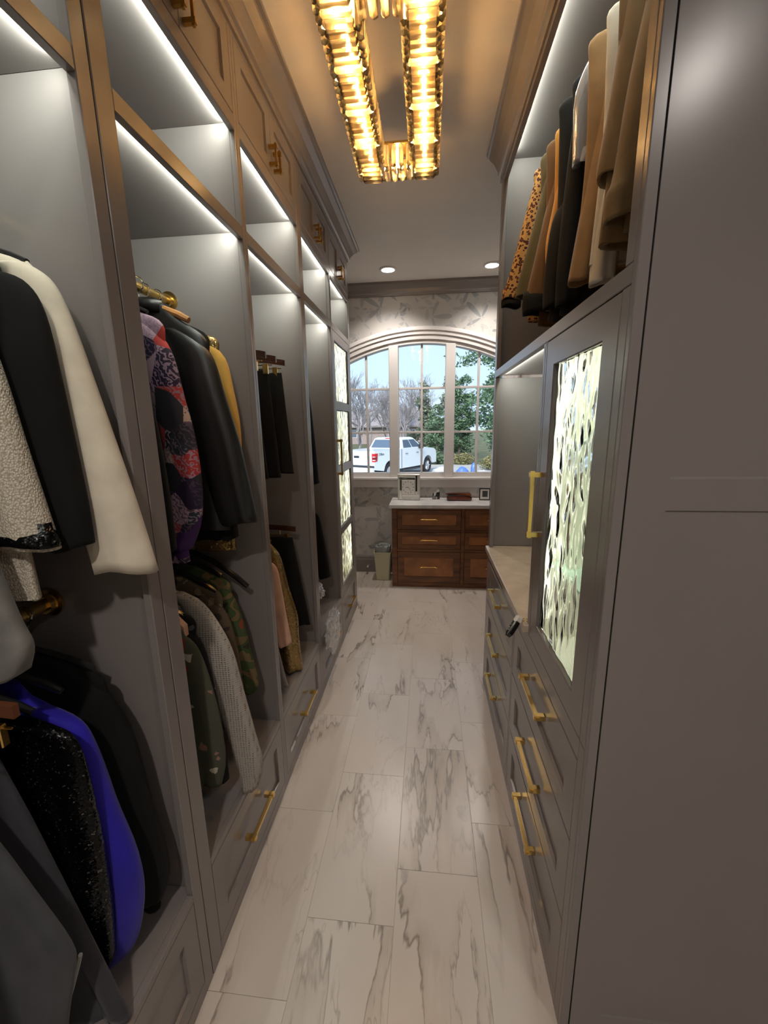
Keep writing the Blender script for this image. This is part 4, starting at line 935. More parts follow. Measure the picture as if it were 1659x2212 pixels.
for y, w in ((0.590, 'dark slate trousers'), (0.515, 'charcoal sweatpants')): hanger('amber clip hanger holding the '+w, X0, y, ZLO, 0.17, 0.01, 'amber_plastic', True)
# --- second bay, upper rod
garment('jacket', 'black leather jacket with a flared long sleeve', 'jacket', 1.340, 'black_leather', J(-0.90, 0.185, 2.045, 1.935, 1.30, 0.20), [(-0.805, -0.86, 1.965), (-0.745, -0.84, 1.93), (-0.694, -0.82, 1.875), (-0.664, -0.80, 1.749), (-0.629, -0.78, 1.600), (-0.608, -0.76, 1.46), (-0.590, -0.725, 1.325)], 0.026, 0.034, xc=-0.92, collar=('black_leather', 2.05), seed=21, sy=0.005)
garment('jacket', 'plain black jacket just behind the leather jacket', 'jacket', 1.400, 'black_cloth', J(-0.93, 0.19, 2.04, 1.955, 1.24), [(-0.775, -0.85, 1.95), (-0.735, -0.82, 1.88), (-0.715, -0.80, 1.70), (-0.705, -0.79, 1.48), (-0.695, -0.765, 1.25)], 0.022, 0.028, xc=-0.93, collar=('black_cloth', 2.05), seed=23)
garment('sequin_jacket', 'gold sequin jacket with fringed hem at the back of the leather jacket', 'jacket', 1.465, 'gold_sequin', J(-0.93, 0.19, 2.01, 1.955, 1.19), [(-0.775, -0.85, 1.955), (-0.715, -0.82, 1.89), (-0.695, -0.80, 1.78), (-0.682, -0.79, 1.64), (-0.700, -0.79, 1.45), (-0.77, -0.83, 1.27)], 0.026, 0.028, xc=-0.93, seed=25, sleeve_mat='yellow_gold')
garment('blouse', 'purple and red patchwork print blouse beside the leather jacket', 'blouse', 1.180, 'patchwork_print', J(-0.93, 0.175, 2.015, 1.945, 1.23), [(-0.81, -0.87, 1.955), (-0.773, -0.86, 1.925), (-0.736, -0.84, 1.863), (-0.717, -0.82, 1.741), (-0.699, -0.80, 1.63), (-0.694, -0.795, 1.474), (-0.712, -0.80, 1.36), (-0.752, -0.81, 1.275)], 0.026, 0.034, xc=-0.93, collar=('patchwork_print', 2.01), seed=27, fold=0.010)
garment('blouse', 'black blouse in front of the patchwork print blouse', 'blouse', 1.085, 'black_cloth', J(-0.93, 0.17, 2.00, 1.93, 1.22), [(-0.80, -0.87, 1.92), (-0.765, -0.85, 1.80), (-0.745, -0.84, 1.65), (-0.735, -0.83, 1.48), (-0.735, -0.82, 1.30)], 0.022, 0.026, xc=-0.93, seed=29)
hanger('light wooden hanger inside the black leather jacket', XRL+0.02, 1.340, ZU, 0.16, 0.06, 'hanger_wood', th=0.009, zdown=0.055)
for y, w in ((1.40, 'plain black jacket'), (1.465, 'gold sequin jacket'), (1.18, 'patchwork print blouse'), (1.085, 'black blouse')): hanger('black hanger inside the '+w, XRL, y, ZU, 0.15, 0.045)
# --- second bay, lower rod
garment('cardigan', 'grey open knit cardigan hanging out over the drawer', 'cardigan', 1.195, 'open_knit', J(-0.91, 0.165, 1.145, 1.09, 0.50, 0.19), [(-0.795, -0.85, 1.12), (-0.735, -0.82, 1.085), (-0.686, -0.79, 1.01), (-0.648, -0.765, 0.91), (-0.622, -0.735, 0.748), (-0.598, -0.70, 0.60), (-0.579, -0.672, 0.47), (-0.605, -0.655, 0.375)], 0.024, 0.028, xc=-0.92, seed=31, sy=0.006)
garment('jacket', 'camouflage jacket with a red sleeve patch', 'jacket', 1.430, 'camouflage', J(-0.94, 0.175, 1.13, 1.06, 0.56), [(-0.83, -0.89, 1.09), (-0.765, -0.86, 1.025), (-0.724, -0.83, 0.905), (-0.702, -0.80, 0.77), (-0.679, -0.775, 0.645), (-0.690, -0.75, 0.60)], 0.026, 0.032, xc=-0.94, seed=33)
garment('jacket', 'olive embroidered jacket below the peach straps', 'jacket', 1.075, 'olive_embroidery', J(-0.92, 0.18, 1.11, 1.05, 0.47), [(-0.79, -0.86, 1.06), (-0.720, -0.82, 1.02), (-0.690, -0.80, 0.97), (-0.668, -0.785, 0.87), (-0.652, -0.77, 0.75), (-0.648, -0.76, 0.60), (-0.672, -0.75, 0.50)], 0.016, 0.018, xc=-0.92, seed=35)
garment('blouse', 'dark floral blouse nearest the double post on the lower rod', 'blouse', 1.015, 'dark_floral', J(-0.92, 0.175, 1.10, 1.04, 0.62), [(-0.79, -0.86, 1.04), (-0.735, -0.82, 0.97), (-0.71, -0.81, 0.85), (-0.70, -0.80, 0.72)], 0.020, 0.024, xc=-0.92, seed=37)
garment('blouse', 'off white long blouse with its hem near the shelf by the double post', 'blouse', 0.965, 'off_white', J(-0.92, 0.18, 1.10, 1.04, 0.42), [(-0.79, -0.86, 1.04), (-0.73, -0.82, 0.95), (-0.705, -0.80, 0.80), (-0.685, -0.79, 0.60), (-0.675, -0.775, 0.42)], 0.018, 0.022, xc=-0.92, seed=39)
garment('blouse', 'black and white printed blouse between olive jacket and knit cardigan', 'blouse', 1.130, 'black_white_print', J(-0.92, 0.185, 1.12, 1.06, 0.45), [(-0.79, -0.86, 1.06), (-0.72, -0.81, 0.98), (-0.695, -0.80, 0.85), (-0.68, -0.79, 0.65), (-0.675, -0.78, 0.46)], 0.020, 0.024, xc=-0.92, seed=41)
garment('blouse', 'brown printed blouse between knit cardigan and camouflage jacket', 'blouse', 1.330, 'brown_print', J(-0.93, 0.18, 1.12, 1.06, 0.50), [(-0.79, -0.86, 1.06), (-0.735, -0.82, 0.98), (-0.712, -0.80, 0.88), (-0.70, -0.78, 0.72), (-0.70, -0.77, 0.52)], 0.022, 0.028, xc=-0.93, seed=43)
for k, y in enumerate((0.99, 1.045, 1.10)):
    t = thing('camisole', ('peach camisole strap folded over the first black hanger', 'peach camisole strap folded over the middle black hanger', 'peach camisole strap folded over the black hanger by the knit cardigan')[k], 'camisole', (-0.80, y, 0.95))
    MB().loft([[(x_, y+a*0.011, z_+b) for a, b in ((-1, -0.03), (-1, 0.004), (0, 0.012), (1, 0.004), (1, -0.03))] for x_, z_ in ((-0.90, 1.145), (-0.84, 1.125), (-0.785, 1.090), (-0.745, 1.050-k*0.002))]).build('strap', 'peach', t)
    cloth('body', 'peach', t, [(-0.90, -0.75, 1.06), (-0.91, -0.74, 0.95), (-0.92, -0.745, 0.80), (-0.93, -0.74, 0.66)], 0.010, y, 0.003, 4, 60+k, k=20)
for y, w in ((1.195, 'grey knit cardigan'), (1.075, 'olive embroidered jacket'), (1.015, 'dark floral blouse'), (0.965, 'off white blouse'), (1.13, 'black and white blouse'), (1.33, 'brown printed blouse')): hanger('glossy black hanger inside the '+w, XRL+0.01, y, ZLO, 0.17, 0.085, th=0.008, mat='black_gloss')
hanger('glossy black hanger rising above the camouflage jacket', XRL+0.01, 1.470, ZLO, 0.225, 0.145, th=0.009, mat='black_gloss', zdown=0.06)
hanger('glossy black hanger inside the camouflage jacket', XRL, 1.430, ZLO, 0.15, 0.06, th=0.007, mat='black_gloss')
# --- third bay
for k, (y, xr) in enumerate(((1.76, -0.725), (1.88, -0.712), (2.00, -0.690))):
    trousers(('black trousers nearest the near post on the upper rod', 'black trousers in the middle of the upper clip hangers', 'black trousers furthest along the upper clip hangers')[k], y, 'black_cloth', -1.03, xr-0.01, 1.905, 1.42, -1.02, xr+0.018, 0.020, 70+k)
    hanger(('dark wooden clip hanger holding the nearest upper black trousers', 'dark wooden clip hanger holding the middle upper black trousers', 'dark wooden clip hanger holding the furthest upper black trousers')[k], XRL+0.08, y, ZU-0.0, 0.185, 0.035, 'hanger_dark_wood', True, zdown=0.135)
trousers('black skirt hanging from the far end of the lower rod', 2.09, 'black_cloth', -1.02, -0.73, 1.06, 0.555, -1.04, -0.655, 0.024, 75)
hanger('dark wooden clip hanger above the black skirt', XRL+0.04, 2.09, ZLO, 0.195, 0.02, 'hanger_dark_wood', True, zdown=0.115)
garment('top', 'beige pink top on the lower rod of the trouser bay', 'top', 1.80, 'peach', J(-0.92, 0.16, 1.10, 1.03, 0.62), [(-0.80, -0.87, 1.03), (-0.722, -0.82, 1.00), (-0.700, -0.80, 0.88), (-0.685, -0.785, 0.74), (-0.668, -0.745, 0.59)], 0.022, 0.026, xc=-0.92, seed=77)
garment('dress', 'gold sequin dress spilling onto the closet shelf', 'dress', 1.90, 'gold_sequin', [(-1.00, -0.80, 1.10), (-1.05, -0.735, 1.02), (-1.05, -0.70, 0.85), (-1.05, -0.665, 0.70), (-1.05, -0.665, 0.58), (-1.05, -0.66, 0.46), (-1.05, -0.655, 0.385)], None, 0.030, xc=-0.90, seed=79, fold=0.014)
garment('dress', 'pale grey dress hanging just inside the near post', 'dress', 1.735, 'pale_grey', [(-1.00, -0.80, 1.10), (-1.05, -0.755, 1.02), (-1.05, -0.735, 0.85), (-1.05, -0.715, 0.65), (-1.05, -0.69, 0.50), (-1.05, -0.672, 0.41)], None, 0.024, xc=-0.90, seed=81, fold=0.010)
for y, w in ((1.80, 'beige pink top'), (1.90, 'gold sequin dress'), (1.735, 'pale grey dress')): hanger('dark wooden hanger inside the '+w, XRL+0.01, y, ZLO, 0.16, 0.06, 'hanger_dark_wood', th=0.008)
# --- fourth bay
garment('jacket', 'navy jacket alone on the upper rod of the bag bay', 'jacket', 2.58, 'navy_wool', J(-0.94, 0.19, 2.01, 1.94, 1.25), [(-0.79, -0.87, 1.94), (-0.742, -0.84, 1.88), (-0.722, -0.82, 1.70), (-0.708, -0.80, 1.48), (-0.698, -0.785, 1.285)], 0.024, 0.030, xc=-0.94, seed=83)
garment('jacket', 'plain black jacket on the lower rod of the bag bay', 'jacket', 2.62, 'black_wool', J(-0.93, 0.18, 1.14, 1.09, 0.62), [(-0.78, -0.86, 1.10), (-0.722, -0.83, 1.06), (-0.695, -0.80, 0.92), (-0.672, -0.78, 0.76), (-0.660, -0.765, 0.63)], 0.024, 0.030, xc=-0.93, seed=85)
garment('sequin_blouse', 'dark sequin top in front of the lower black jacket in the bag bay', 'top', 2.52, 'black_sequin', J(-0.93, 0.175, 1.12, 1.06, 0.66), [(-0.79, -0.87, 1.05), (-0.745, -0.84, 0.98), (-0.728, -0.82, 0.85), (-0.715, -0.80, 0.66)], 0.022, 0.026, xc=-0.93, seed=87)
for y, z, w in ((2.58, ZU, 'navy jacket'), (2.62, ZLO, 'lower black jacket in the bag bay'), (2.52, ZLO, 'dark sequin top in the bag bay')): hanger('black hanger inside the '+w, XRL, y, z, 0.15, 0.05)
def crumple(name, label, c, r, seed, n=26, k=30, amp=0.28, pw=0.7):
    from mathutils import noise as mn
    t = MB(); rings = []
    for i in range(n+1):
        th = math.pi*i/n; ring = []
        for j in range(k):
            ph = 2*math.pi*j/k; d = Vector((math.sin(th)*math.cos(ph), math.sin(th)*math.sin(ph), math.cos(th)))
            q = mn.noise(d*2.2+Vector((seed, 0, 0)))*amp + abs(mn.noise(d*6+Vector((0, seed, 0))))*amp*1.1 - abs(mn.noise(d*11+Vector((0, 0, seed))))*amp*0.5
            ring.append((c[0]+d.x*r[0]*(1+q), c[1]+d.y*r[1]*(1+q), c[2]+d.z*r[2]*(1+q)))
        rings.append(ring)
    o = t.loft(rings).build(name, 'clear_film', None, smooth=False); return tag(o, label, 'plastic bag')
crumple('plastic_bag', 'crumpled clear plastic bag bulging over the drawer front', (-0.605, 2.40, 0.345), (0.034, 0.135, 0.125), 2.0)
crumple('plastic_wrap', 'crumpled plastic wrap under the dark sequin top', (-0.735, 2.47, 0.585), (0.055, 0.06, 0.060), 5.0)
# --- right wardrobe
RJ = lambda sx, zn, zs, zh, hx=None: jbody(XRR, sx, zn, zs, zh, hx)
GR = 'coats in the upper wardrobe'
garment('coat', 'leopard print coat at the window end of the upper wardrobe', 'coat', 2.13, 'leopard_print', RJ(0.20, 2.79, 2.735, 2.12), [(0.560, 0.61, 2.785), (0.500, 0.58, 2.755), (0.465, 0.56, 2.699), (0.424, 0.52, 2.541), (0.385, 0.475, 2.377), (0.352, 0.435, 2.265), (0.338, 0.420, 2.215)], 0.026, 0.030, xc=XRR, seed=91, cuff=('black_cloth', [(0.341, 0.429, 2.212), (0.341, 0.428, 2.20), (0.342, 0.427, 2.185)]))
garment('jacket', 'olive waxed jacket beside the leopard coat', 'jacket', 2.02, 'olive_cloth', RJ(0.20, 2.785, 2.73, 2.15), [(0.560, 0.61, 2.775), (0.508, 0.59, 2.745), (0.480, 0.57, 2.65), (0.448, 0.54, 2.50), (0.415, 0.51, 2.36), (0.388, 0.49, 2.24), (0.382, 0.48, 2.19)], 0.028, 0.034, xc=XRR, seed=93)
garment('coat', 'brown suede coat with dark fur cuffs beside the olive jacket', 'coat', 1.93, 'brown_suede', RJ(0.20, 2.78, 2.72, 2.05), [(0.560, 0.61, 2.765), (0.515, 0.59, 2.72), (0.490, 0.57, 2.60), (0.462, 0.545, 2.46), (0.436, 0.53, 2.32), (0.412, 0.52, 2.20), (0.406, 0.515, 2.13)], 0.028, 0.034, xc=XRR, seed=95, cuff=('black_cloth', [(0.400, 0.522, 2.19), (0.396, 0.525, 2.14), (0.400, 0.52, 2.10)]))
garment('coat', 'mustard yellow coat squeezed beside the long black coat', 'coat', 1.85, 'mustard', RJ(0.19, 2.78, 2.72, 2.10), [(0.570, 0.61, 2.78), (0.525, 0.59, 2.75), (0.500, 0.57, 2.62), (0.474, 0.55, 2.46), (0.456, 0.53, 2.33), (0.468, 0.52, 2.22)], 0.020, 0.022, xc=XRR, seed=97)
garment('coat', 'long black coat in the middle of the upper wardrobe', 'coat', 1.74, 'black_cloth', RJ(0.21, 2.79, 2.735, 2.03), [(0.560, 0.62, 2.81), (0.522, 0.61, 2.77), (0.508, 0.60, 2.66), (0.480, 0.58, 2.46), (0.446, 0.56, 2.36), (0.433, 0.55, 2.186), (0.435, 0.54, 2.08)], 0.034, 0.040, xc=XRR, seed=99)
garment('coat', 'second black coat between the long black coat and the camel coat', 'coat', 1.635, 'black_wool', RJ(0.20, 2.79, 2.73, 2.02), [(0.545, 0.61, 2.77), (0.490, 0.58, 2.725), (0.468, 0.57, 2.60), (0.455, 0.56, 2.40), (0.448, 0.55, 2.20), (0.45, 0.54, 2.06)], 0.028, 0.030, xc=XRR, seed=101)
garment('coat', 'camel brown coat left of the beige coat in the upper wardrobe', 'coat', 1.500, 'tan_wool', RJ(0.20, 2.79, 2.735, 2.12), [(0.560, 0.61, 2.80), (0.512, 0.60, 2.775), (0.505, 0.59, 2.68), (0.497, 0.585, 2.545), (0.477, 0.57, 2.34), (0.458, 0.55, 2.18), (0.448, 0.54, 2.090)], 0.030, 0.038, xc=XRR, seed=103)
garment('coat', 'beige trench coat with wide turned cuffs nearest the end panel', 'coat', 1.250, 'beige_coat', RJ(0.22, 2.79, 2.735, 2.10), [(0.550, 0.62, 2.785), (0.490, 0.60, 2.75), (0.462, 0.59, 2.66), (0.450, 0.585, 2.535), (0.437, 0.58, 2.384), (0.425, 0.58, 2.28), (0.427, 0.575, 2.255)], 0.036, 0.050, xc=XRR, seed=105)
garment('jacket', 'brown tweed jacket with a wide cuff hanging below the beige trench sleeve', 'jacket', 1.180, 'beige_coat', RJ(0.19, 2.77, 2.71, 2.10), [(0.555, 0.62, 2.75), (0.505, 0.60, 2.70), (0.475, 0.59, 2.55), (0.455, 0.58, 2.40), (0.440, 0.575, 2.235), (0.426, 0.57, 2.19), (0.427, 0.57, 2.132)], 0.028, 0.036, xc=XRR, seed=106)
garment('shirt', 'off white shirt cuff showing below the beige trench coat', 'shirt', 1.365, 'off_white', RJ(0.20, 2.76, 2.70, 2.10), [(0.560, 0.62, 2.74), (0.530, 0.60, 2.70), (0.505, 0.59, 2.55), (0.487, 0.57, 2.35), (0.470, 0.545, 2.16), (0.468, 0.538, 2.045)], 0.022, 0.030, xc=XRR, seed=107)
garment('coat', 'black jacket at the near end behind the beige trench coat', 'coat', 1.120, 'black_cloth', RJ(0.17, 2.78, 2.72, 1.99), None, 0.045, xc=XRR+0.02, seed=109)
t = garment('garment_bag', 'clear garment bag wrapped round a coat near the wardrobe ceiling', 'garment bag', 1.585, 'clear_film', [(0.58, 0.74, 2.80), (0.50, 0.82, 2.76), (0.455, 0.86, 2.66), (0.455, 0.86, 2.56), (0.46, 0.86, 2.46)], None, 0.050, xc=XRR, seed=111, fold=0.012)
for y, w in ((2.13, 'leopard print coat'), (2.02, 'olive waxed jacket'), (1.93, 'brown suede coat'), (1.85, 'mustard coat'), (1.74, 'long black coat'), (1.635, 'second black coat'), (1.50, 'camel brown coat'), (1.25, 'beige trench coat'), (1.365, 'off white shirt'), (1.12, 'near end black jacket')): hanger('dark wooden hanger inside the '+w, XRR, y, ZRR, 0.15, 0.05, 'hanger_dark_wood', th=0.007, zdown=0.06)

# ------------------------------------------------------------------ outdoors
ZG = -0.90
struct(MB().box(-120, 120, 4.75, 160, ZG-0.4, ZG-0.02).build('lawn', 'lawn_grass'))
struct(MB().box(-14, 12, 9.0, 27.0, ZG-0.1, ZG).build('driveway', 'concrete'))
def truck():
    t = thing('pickup_truck', 'white four door pickup truck parked outside the window', 'truck', (-1.737-0.88*1.0, 19.15+0.475*1.0, ZG), math.atan2(0.88, 0.475)); L = dict(local=True)
    t.rotation_euler = (0, 0, math.atan2(0.88, 0.475))
    hw = 1.0
    def archp(cx, r=0.50, z0=0.42): return [(cx+r*math.cos(a), z0+r*math.sin(a)) for a in [math.radians(q) for q in range(0, 181, 15)]]
    bed = [(-1.22, 0.60), (-1.25, 0.75), (-1.25, 1.40), (-1.22, 1.43), (1.02, 1.43), (1.02, 0.48), (0.52, 0.48)] + archp(0, 0.50, 0.45)[1:-1] + [(-0.52, 0.50)]
    MB().prism(bed, 'y', -hw, hw).build('bed', 'truck_white', t, **L)
    cabp = [(1.04, 0.48), (1.04, 1.43), (3.12, 1.44), (3.35, 1.40), (4.35, 1.30), (4.60, 1.18), (4.68, 0.95), (4.66, 0.52), (4.24, 0.50)] + archp(3.70, 0.50, 0.45)[1:-1] + [(3.18, 0.48)]
    MB().prism(cabp, 'y', -hw, hw).build('body', 'truck_white', t, **L)
    lo = [(1.06, -0.97), (3.12, -0.97), (3.12, 0.97), (1.06, 0.97)]; hi = [(1.30, -0.80), (2.45, -0.80), (2.45, 0.80), (1.30, 0.80)]; top = [(1.45, -0.70), (2.32, -0.70), (2.32, 0.70), (1.45, 0.70)]
    MB().loft([[(x, y, 1.43) for x, y in lo], [(x, y, 1.90) for x, y in hi], [(x, y, 1.955) for x, y in top]]).build('cab', 'truck_white', t, **L)
    def quad(a, b, c, d, s0, s1, r0, r1, off):
        A, Bq, C_, D = map(Vector, (a, b, c, d)); P = lambda s, r: (A*(1-s)+Bq*s)*(1-r)+(D*(1-s)+C_*s)*r
        nrm = (Bq-A).cross(D-A).normalized()*off; q = [P(s0, r0), P(s1, r0), P(s1, r1), P(s0, r1)]
        return MB().loft([[tuple(p-nrm*0.5) for p in q], [tuple(p+nrm) for p in q]])
    for s in (-1, 1):
        a, b, c, d = (1.06, s*0.97, 1.43), (3.12, s*0.97, 1.43), (2.45, s*0.80, 1.90), (1.30, s*0.80, 1.90); off = 0.012*(-1 if s > 0 else 1)
        quad(a, b, c, d, 0.08, 0.47, 0.06, 0.86, off).build('side_window', 'truck_glass', t, **L); quad(a, b, c, d, 0.51, 0.92, 0.06, 0.86, off).build('side_window', 'truck_glass', t, **L)
    quad((1.06, 0.97, 1.43), (1.06, -0.97, 1.43), (1.30, -0.80, 1.90), (1.30, 0.80, 1.90), 0.05, 0.95, 0.05, 0.88, 0.012).build('rear_window', 'truck_glass', t, **L)
    MB().box(1.28, 1.33, -0.13, 0.13, 1.885, 1.925).build('brake_light', 'red_lens', t, **L)
    for s in (-1, 1):
        m = MB(); m.prism([(-1.262, 0.96), (-1.05, 0.98), (-1.00, 1.33), (-1.262, 1.33)], 'y', s*0.86, s*1.012); tl = m.build('tail_light', 'red_lens', t, **L)
        m = MB(); m.prism([(-1.268, 1.06), (-1.09, 1.07), (-1.06, 1.17), (-1.268, 1.17)], 'y', s*0.88, s*1.016); m.build('dark_lens', 'dark_red_lens', tl, **L)
        m = MB(); m.box(-1.266, -1.20, s*0.90, s*1.015, 1.02, 1.20); m.build('clear_lens', 'paper_white', tl, **L)
        m = MB(); m.box(2.62, 2.80, s*1.0, s*1.25, 1.36, 1.60, 0.04); mi = m.build('mirror', 'black_trim', t, **L)
        for x in (1.35, 2.42): MB().box(x, x+0.24, s*0.99, s*1.03, 1.16, 1.20, 0.01).build('door_handle', 'alloy', t, **L)
        for x in (0, 3.70):
            m = MB(); pr = [(0.26, 0.02), (0.38, 0.0), (0.41, 0.04), (0.41, 0.22), (0.38, 0.26), (0.26, 0.24)]
            m.loft([[(x+r*math.cos(a), s*(1.0-d), 0.41+r*math.sin(a)) for r, d in pr] for a in [2*math.pi*i/28 for i in range(29)]], False, False); w = m.build('tyre', 'tyre', t, smooth=True, **L)
            m = MB(); m.prism([(x+0.27*math.cos(2*math.pi*i/24), 0.41+0.27*math.sin(2*math.pi*i/24)) for i in range(24)], 'y', s*0.93, s*0.96); m.build('rim', 'alloy', w, **L)
            for i in range(6):
                a = i*math.pi/3; MB().tube([(x, s*0.975, 0.41), (x+0.25*math.cos(a), s*0.965, 0.41+0.25*math.sin(a))], 0.03, 6).build('spoke', 'alloy', w, **L)
            MB().box(x-0.46, x+0.46, s*0.55, s*0.72, 0.45, 0.95).build('wheel_well', 'black_trim', t, **L)
        MB().box(1.1, 3.1, s*0.93, s*1.02, 0.33, 0.40, 0.02).build('running_board', 'black_trim', t, **L)
    MB().box(-1.262, -1.248, -0.80, 0.80, 0.80, 1.41, 0.01).build('tailgate', 'truck_white', t, **L)
    MB().box(-1.275, -1.262, -0.15, 0.15, 1.12, 1.22, 0.01).build('tailgate_handle', 'black_trim', t, **L)
    MB().box(-1.30, -1.24, -0.98, 0.98, 0.70, 0.79, 0.01).build('bumper_pad', 'black_trim', t, **L); MB().box(-1.42, -1.22, -0.98, 0.98, 0.47, 0.70, 0.03).build('bumper', 'truck_white', t, **L)
    MB().box(-1.44, -1.42, 0.02, 0.34, 0.50, 0.68).build('number_plate', 'plate_white', t, **L)
    MB().box(-1.1, 4.5, -0.75, 0.75, 0.28, 0.50).build('underbody', 'black_trim', t, **L)
    MB().box(1.01, 1.05, -1.003, 1.003, 0.50, 1.42).build('panel_gap', 'black_trim', t, **L)
    c = bpy.data.curves.new('badge_text', 'FONT'); c.body = 'Dillon'; c.size = 0.17; c.extrude = 0.003; c.shear = 0.2; o = bpy.data.objects.new('badge_text', c); col.objects.link(o)
    bpy.context.view_layer.update(); me = bpy.data.meshes.new_from_object(o.evaluated_get(bpy.context.evaluated_depsgraph_get())); bpy.data.objects.remove(o)
    me.materials.clear(); me.materials.append(MATS['black_trim']); o = bpy.data.objects.new('badge', me); col.objects.link(o); o.parent = t
    o.location = (-0.92, -hw-0.003, 1.22); o.rotation_euler = (math.radians(90), 0, 0)
truck()
def leaves_mesh(name, mat, blobs, n, size, seed, parent, stretch=1.0):
    rnd = random.Random(seed); vs = []; fs = []
    tot = sum(b[3]*b[4]*b[5] for b in blobs)
    for (bx_, by_, bz_, rx, ry, rz) in blobs:
        for _ in range(int(n*rx*ry*rz/tot)):
            while True:
                p = Vector((rnd.uniform(-1, 1), rnd.uniform(-1, 1), rnd.uniform(-1, 1)))
                if 0.15 < p.length < 1: break
            p = p*(0.55+0.45*p.length); c = Vector((bx_+p.x*rx, by_+p.y*ry, bz_+p.z*rz))
            d = Vector((rnd.gauss(0, 1), rnd.gauss(0, 1), rnd.gauss(0, 0.6))).normalized(); e = d.cross(Vector((rnd.gauss(0, 1), rnd.gauss(0, 1), rnd.gauss(0, 1)))).normalized()
            s = size*rnd.uniform(0.6, 1.3); o = len(vs)
            vs += [tuple(c-d*s), tuple(c+e*s*0.42*stretch), tuple(c+d*s), tuple(c-e*s*0.42*stretch)]; fs.append((o, o+1, o+2, o+3))
    me = bpy.data.meshes.new(name); me.from_pydata(vs, [], fs); me.materials.append(MATS[mat]); o = bpy.data.objects.new(name, me); col.objects.link(o); o.parent = parent; o['kind'] = 'stuff'
    return o
def leafy(name, label, loc, blobs, n, size, mat, trunk, seed, bark='bark', cat='tree'):
    t = thing(name, label, cat, loc); leaves_mesh('foliage', mat, blobs, n, size, seed, t)
    for pts, r in trunk: MB().tube(pts, r, 7).build('trunk', bark, t, smooth=True, local=True)
    return t
def blobcloud(h, w, seed, n=14, base=0.6, cone=False):
    rnd = random.Random(seed); out = []
    for i in range(n):
        f = i/(n-1); z = base+(h-base)*f; k = (1-f*0.85) if cone else math.sin(math.pi*min(1, 0.25+0.7*f))
        for _ in range(3 if f < 0.8 else 2):
            a = rnd.uniform(0, 6.28); q = w*k*rnd.uniform(0.25, 0.8); r = w*rnd.uniform(0.28, 0.5)*(0.5+0.5*k); out.append((q*math.cos(a), q*math.sin(a), z+rnd.uniform(-.3, .3), r, r, r*0.8))
    return out
leafy('evergreen_tree', 'tall dark evergreen tree at the right edge of the window', (4.3, 24.5, ZG), blobcloud(8.6, 2.0, 3, 14, 1.4)+[(-1.3, 0, 6.3, 1.0, 0.8, 0.6), (-2.2, 0.2, 6.0, 0.8, 0.5, 0.35), (-2.9, 0, 6.3, 0.6, 0.4, 0.25)], 9500, 0.12, 'evergreen_leaf', [([(0, 0, 0), (0.1, 0, 2.5), (0, 0.1, 5)], [0.16, 0.12, 0.05])], 5)
leafy('evergreen_tree', 'dense rounded evergreen tree right of the truck', (2.55, 32.0, ZG), blobcloud(6.0, 1.5, 7, 12, 0.9), 6500, 0.12, 'evergreen_leaf', [([(-0.2, 0, 0), (-0.1, 0, 1.6), (0, 0.1, 3)], [0.14, 0.11, 0.05])], 8)
leafy('evergreen_shrub', 'dark evergreen shrub behind the truck hood', (0.6, 27.6, ZG), blobcloud(3.7, 1.15, 9, 10, 0.4), 5000, 0.10, 'evergreen_leaf', [([(0, 0, 0), (0, 0, 1.5)], [0.09, 0.05])], 10, cat='shrub')
leafy('cedar_tree', 'pale green cedar behind the truck cab', (-0.4, 36.0, ZG), blobcloud(6.0, 1.6, 11, 12, 0.6, True), 5000, 0.14, 'cedar_leaf', [([(0, 0, 0), (0, 0, 3)], [0.12, 0.05])], 12)
leafy('cedar_tree', 'pale green cedar between the two evergreens', (2.0, 40.0, ZG), blobcloud(7.0, 2.0, 13, 12, 0.6, True), 5000, 0.15, 'cedar_leaf', [([(0, 0, 0), (0, 0, 3)], [0.12, 0.05])], 14)
leafy('hedge_shrub', 'low yellowish hedge shrub at the lower right of the window', (3.95, 23.6, ZG), [(0, 0, 0.45, 0.9, 0.6, 0.5), (-0.5, 0, 0.35, 0.6, 0.5, 0.4), (0.7, 0.2, 0.6, 0.8, 0.6, 0.6)], 2600, 0.07, 'hedge_leaf', [([(0, 0, 0), (0, 0, 0.5)], [0.05, 0.03])], 15, cat='shrub')
leafy('hedge_shrub', 'low green hedge shrub behind the blue bags', (2.3, 27.0, ZG), [(0, 0, 0.35, 0.8, 0.5, 0.4)], 1200, 0.07, 'hedge_leaf', [([(0, 0, 0), (0, 0, 0.4)], [0.05, 0.03])], 16, cat='shrub')
def bare_mesh(seed, depth=5, kids=4, h=2.6, r=0.11):
    rnd = random.Random(seed); m = MB()
    def grow(p, d, ln, rad, lv):
        mid = p+d*ln*0.5+Vector((rnd.gauss(0, 1), rnd.gauss(0, 1), rnd.gauss(0, 1)))*ln*0.05; e = p+d*ln
        m.tube([p, mid, e], [rad, rad*0.8, rad*0.6], 3 if lv > 1 else 6, False)
        if lv >= depth: return
        for k in range(kids if lv else kids+2):
            f = rnd.uniform(0.35, 1.0) if k else 1.0; q = p+d*ln*f
            nd = (d+Vector((rnd.gauss(0, 1), rnd.gauss(0, 1), rnd.gauss(0, 1)))*0.42+Vector((0, 0, 0.12))).normalized()
            grow(q, nd, ln*rnd.uniform(0.52, 0.74), rad*0.55, lv+1)
    grow(Vector((0, 0, 0)), Vector((0, 0, 1)), h, r, 0); return m
bare = [bare_mesh(s, 5, 4) for s in (1, 2, 3)]
bare_me = []
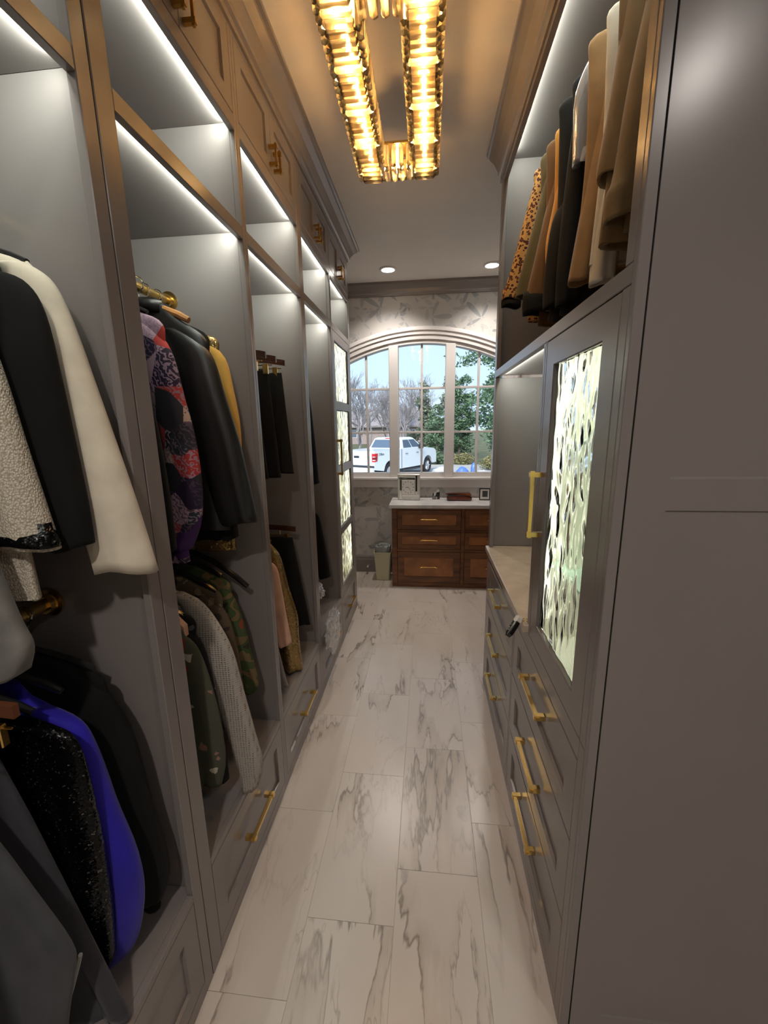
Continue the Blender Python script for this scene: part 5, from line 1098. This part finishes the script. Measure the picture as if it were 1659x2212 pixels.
for k, (x, y, s, v, rz, lab) in enumerate(((-5.2, 31, 1.05, 0, 0.3, 'bare leafless tree above the truck bed'), (-3.3, 37, 1.0, 1, 2.1, 'bare leafless tree over the house roof'), (-7.4, 36, 1.15, 2, 4.0, 'bare leafless tree at the left edge of the window'), (-0.9, 44, 1.25, 1, 0.9, 'bare leafless tree in the middle of the window'), (-1.9, 33, 0.85, 2, 3.3, 'small bare tree left of the pale cedar'), (-6.5, 46, 1.3, 1, 1.2, 'distant bare tree behind the truck bed'), (3.0, 50, 1.4, 2, 2.2, 'distant bare tree behind the evergreens'), (-4.6, 52, 1.35, 2, 5.5, 'distant bare tree behind the house'), (-2.6, 56, 1.45, 0, 1.9, 'distant bare tree beyond the truck cab'))):
    t = thing('bare_tree', lab, 'tree', (x, y, ZG), rz, group='bare winter trees outside'); t.scale = (s, s, s)
    if len(bare_me) <= v:
        o = bare[v].build('branches', 'grey_bark', t, smooth=True, local=True)
        while len(bare_me) <= v: bare_me.append(None)
    if bare_me[v] is None:
        if not t.children: o = bare[v].build('branches', 'grey_bark', t, smooth=True, local=True)
        bare_me[v] = o.data
    elif not t.children:
        o = bpy.data.objects.new('branches', bare_me[v]); col.objects.link(o); o.parent = t
    o['kind'] = 'stuff'
def house():
    t = thing('brick_house', 'brown brick house with low sloping roof behind the truck', 'house', (-7.0, 58.0, ZG)); L = dict(local=True)
    MB().box(-7, 6.5, 0, 8, 0, 2.6).build('wall', 'brick', t, **L)
    m = MB(); m.loft([[(x, y, z) for y, z in ((-0.6, 2.5), (4, 5.0), (8.6, 2.5), (8.6, 2.3), (4, 4.7), (-0.6, 2.3))] for x in (-7.6, 7.1)]); m.build('roof', 'shingle', t, **L)
    for x in (-4, 1.5, 4.2):
        MB().box(x, x+1.1, -0.04, 0.0, 0.9, 2.0).build('window', 'white_trim', t, **L); MB().box(x+0.08, x+1.02, -0.06, -0.04, 0.98, 1.92).build('pane', 'truck_glass', t.children[-1], **L)
house()
def heap(name, label, cat, c, r, mat, seed):
    from mathutils import noise as mn
    m = MB(); rings = []
    for i in range(9):
        f = i/8; rr = math.cos(f*math.pi/2); rings.append([(c[0]+r[0]*rr*math.cos(a)*(1+0.25*mn.noise(Vector((math.cos(a)*2, math.sin(a)*2, f*3+seed)))), c[1]+r[1]*rr*math.sin(a), c[2]+r[2]*math.sin(f*math.pi/2)*(1+0.2*mn.noise(Vector((a, f*4, seed))))) for a in [2*math.pi*j/16 for j in range(16)]])
    o = m.loft(rings).build(name, mat, None); return tag(o, label, cat)
heap('tarp_heap', 'grey tarp heap on the drive by the front tyre', 'tarp', (0.75, 21.6, ZG), (0.55, 0.4, 0.38), 'tarp_grey', 1.0)
heap('supply_bag', 'blue and white bag lying on the drive', 'bag', (1.85, 22.2, ZG), (0.32, 0.3, 0.32), 'tarp_blue', 2.0)
heap('supply_bag', 'upright blue bag right of the lying blue bag', 'bag', (2.45, 22.4, ZG), (0.16, 0.2, 0.50), 'tarp_blue', 3.0)
heap('garden_stone', 'round grey stone at the right end of the drive', 'stone', (2.85, 21.6, ZG), (0.35, 0.3, 0.22), 'concrete', 4.0)
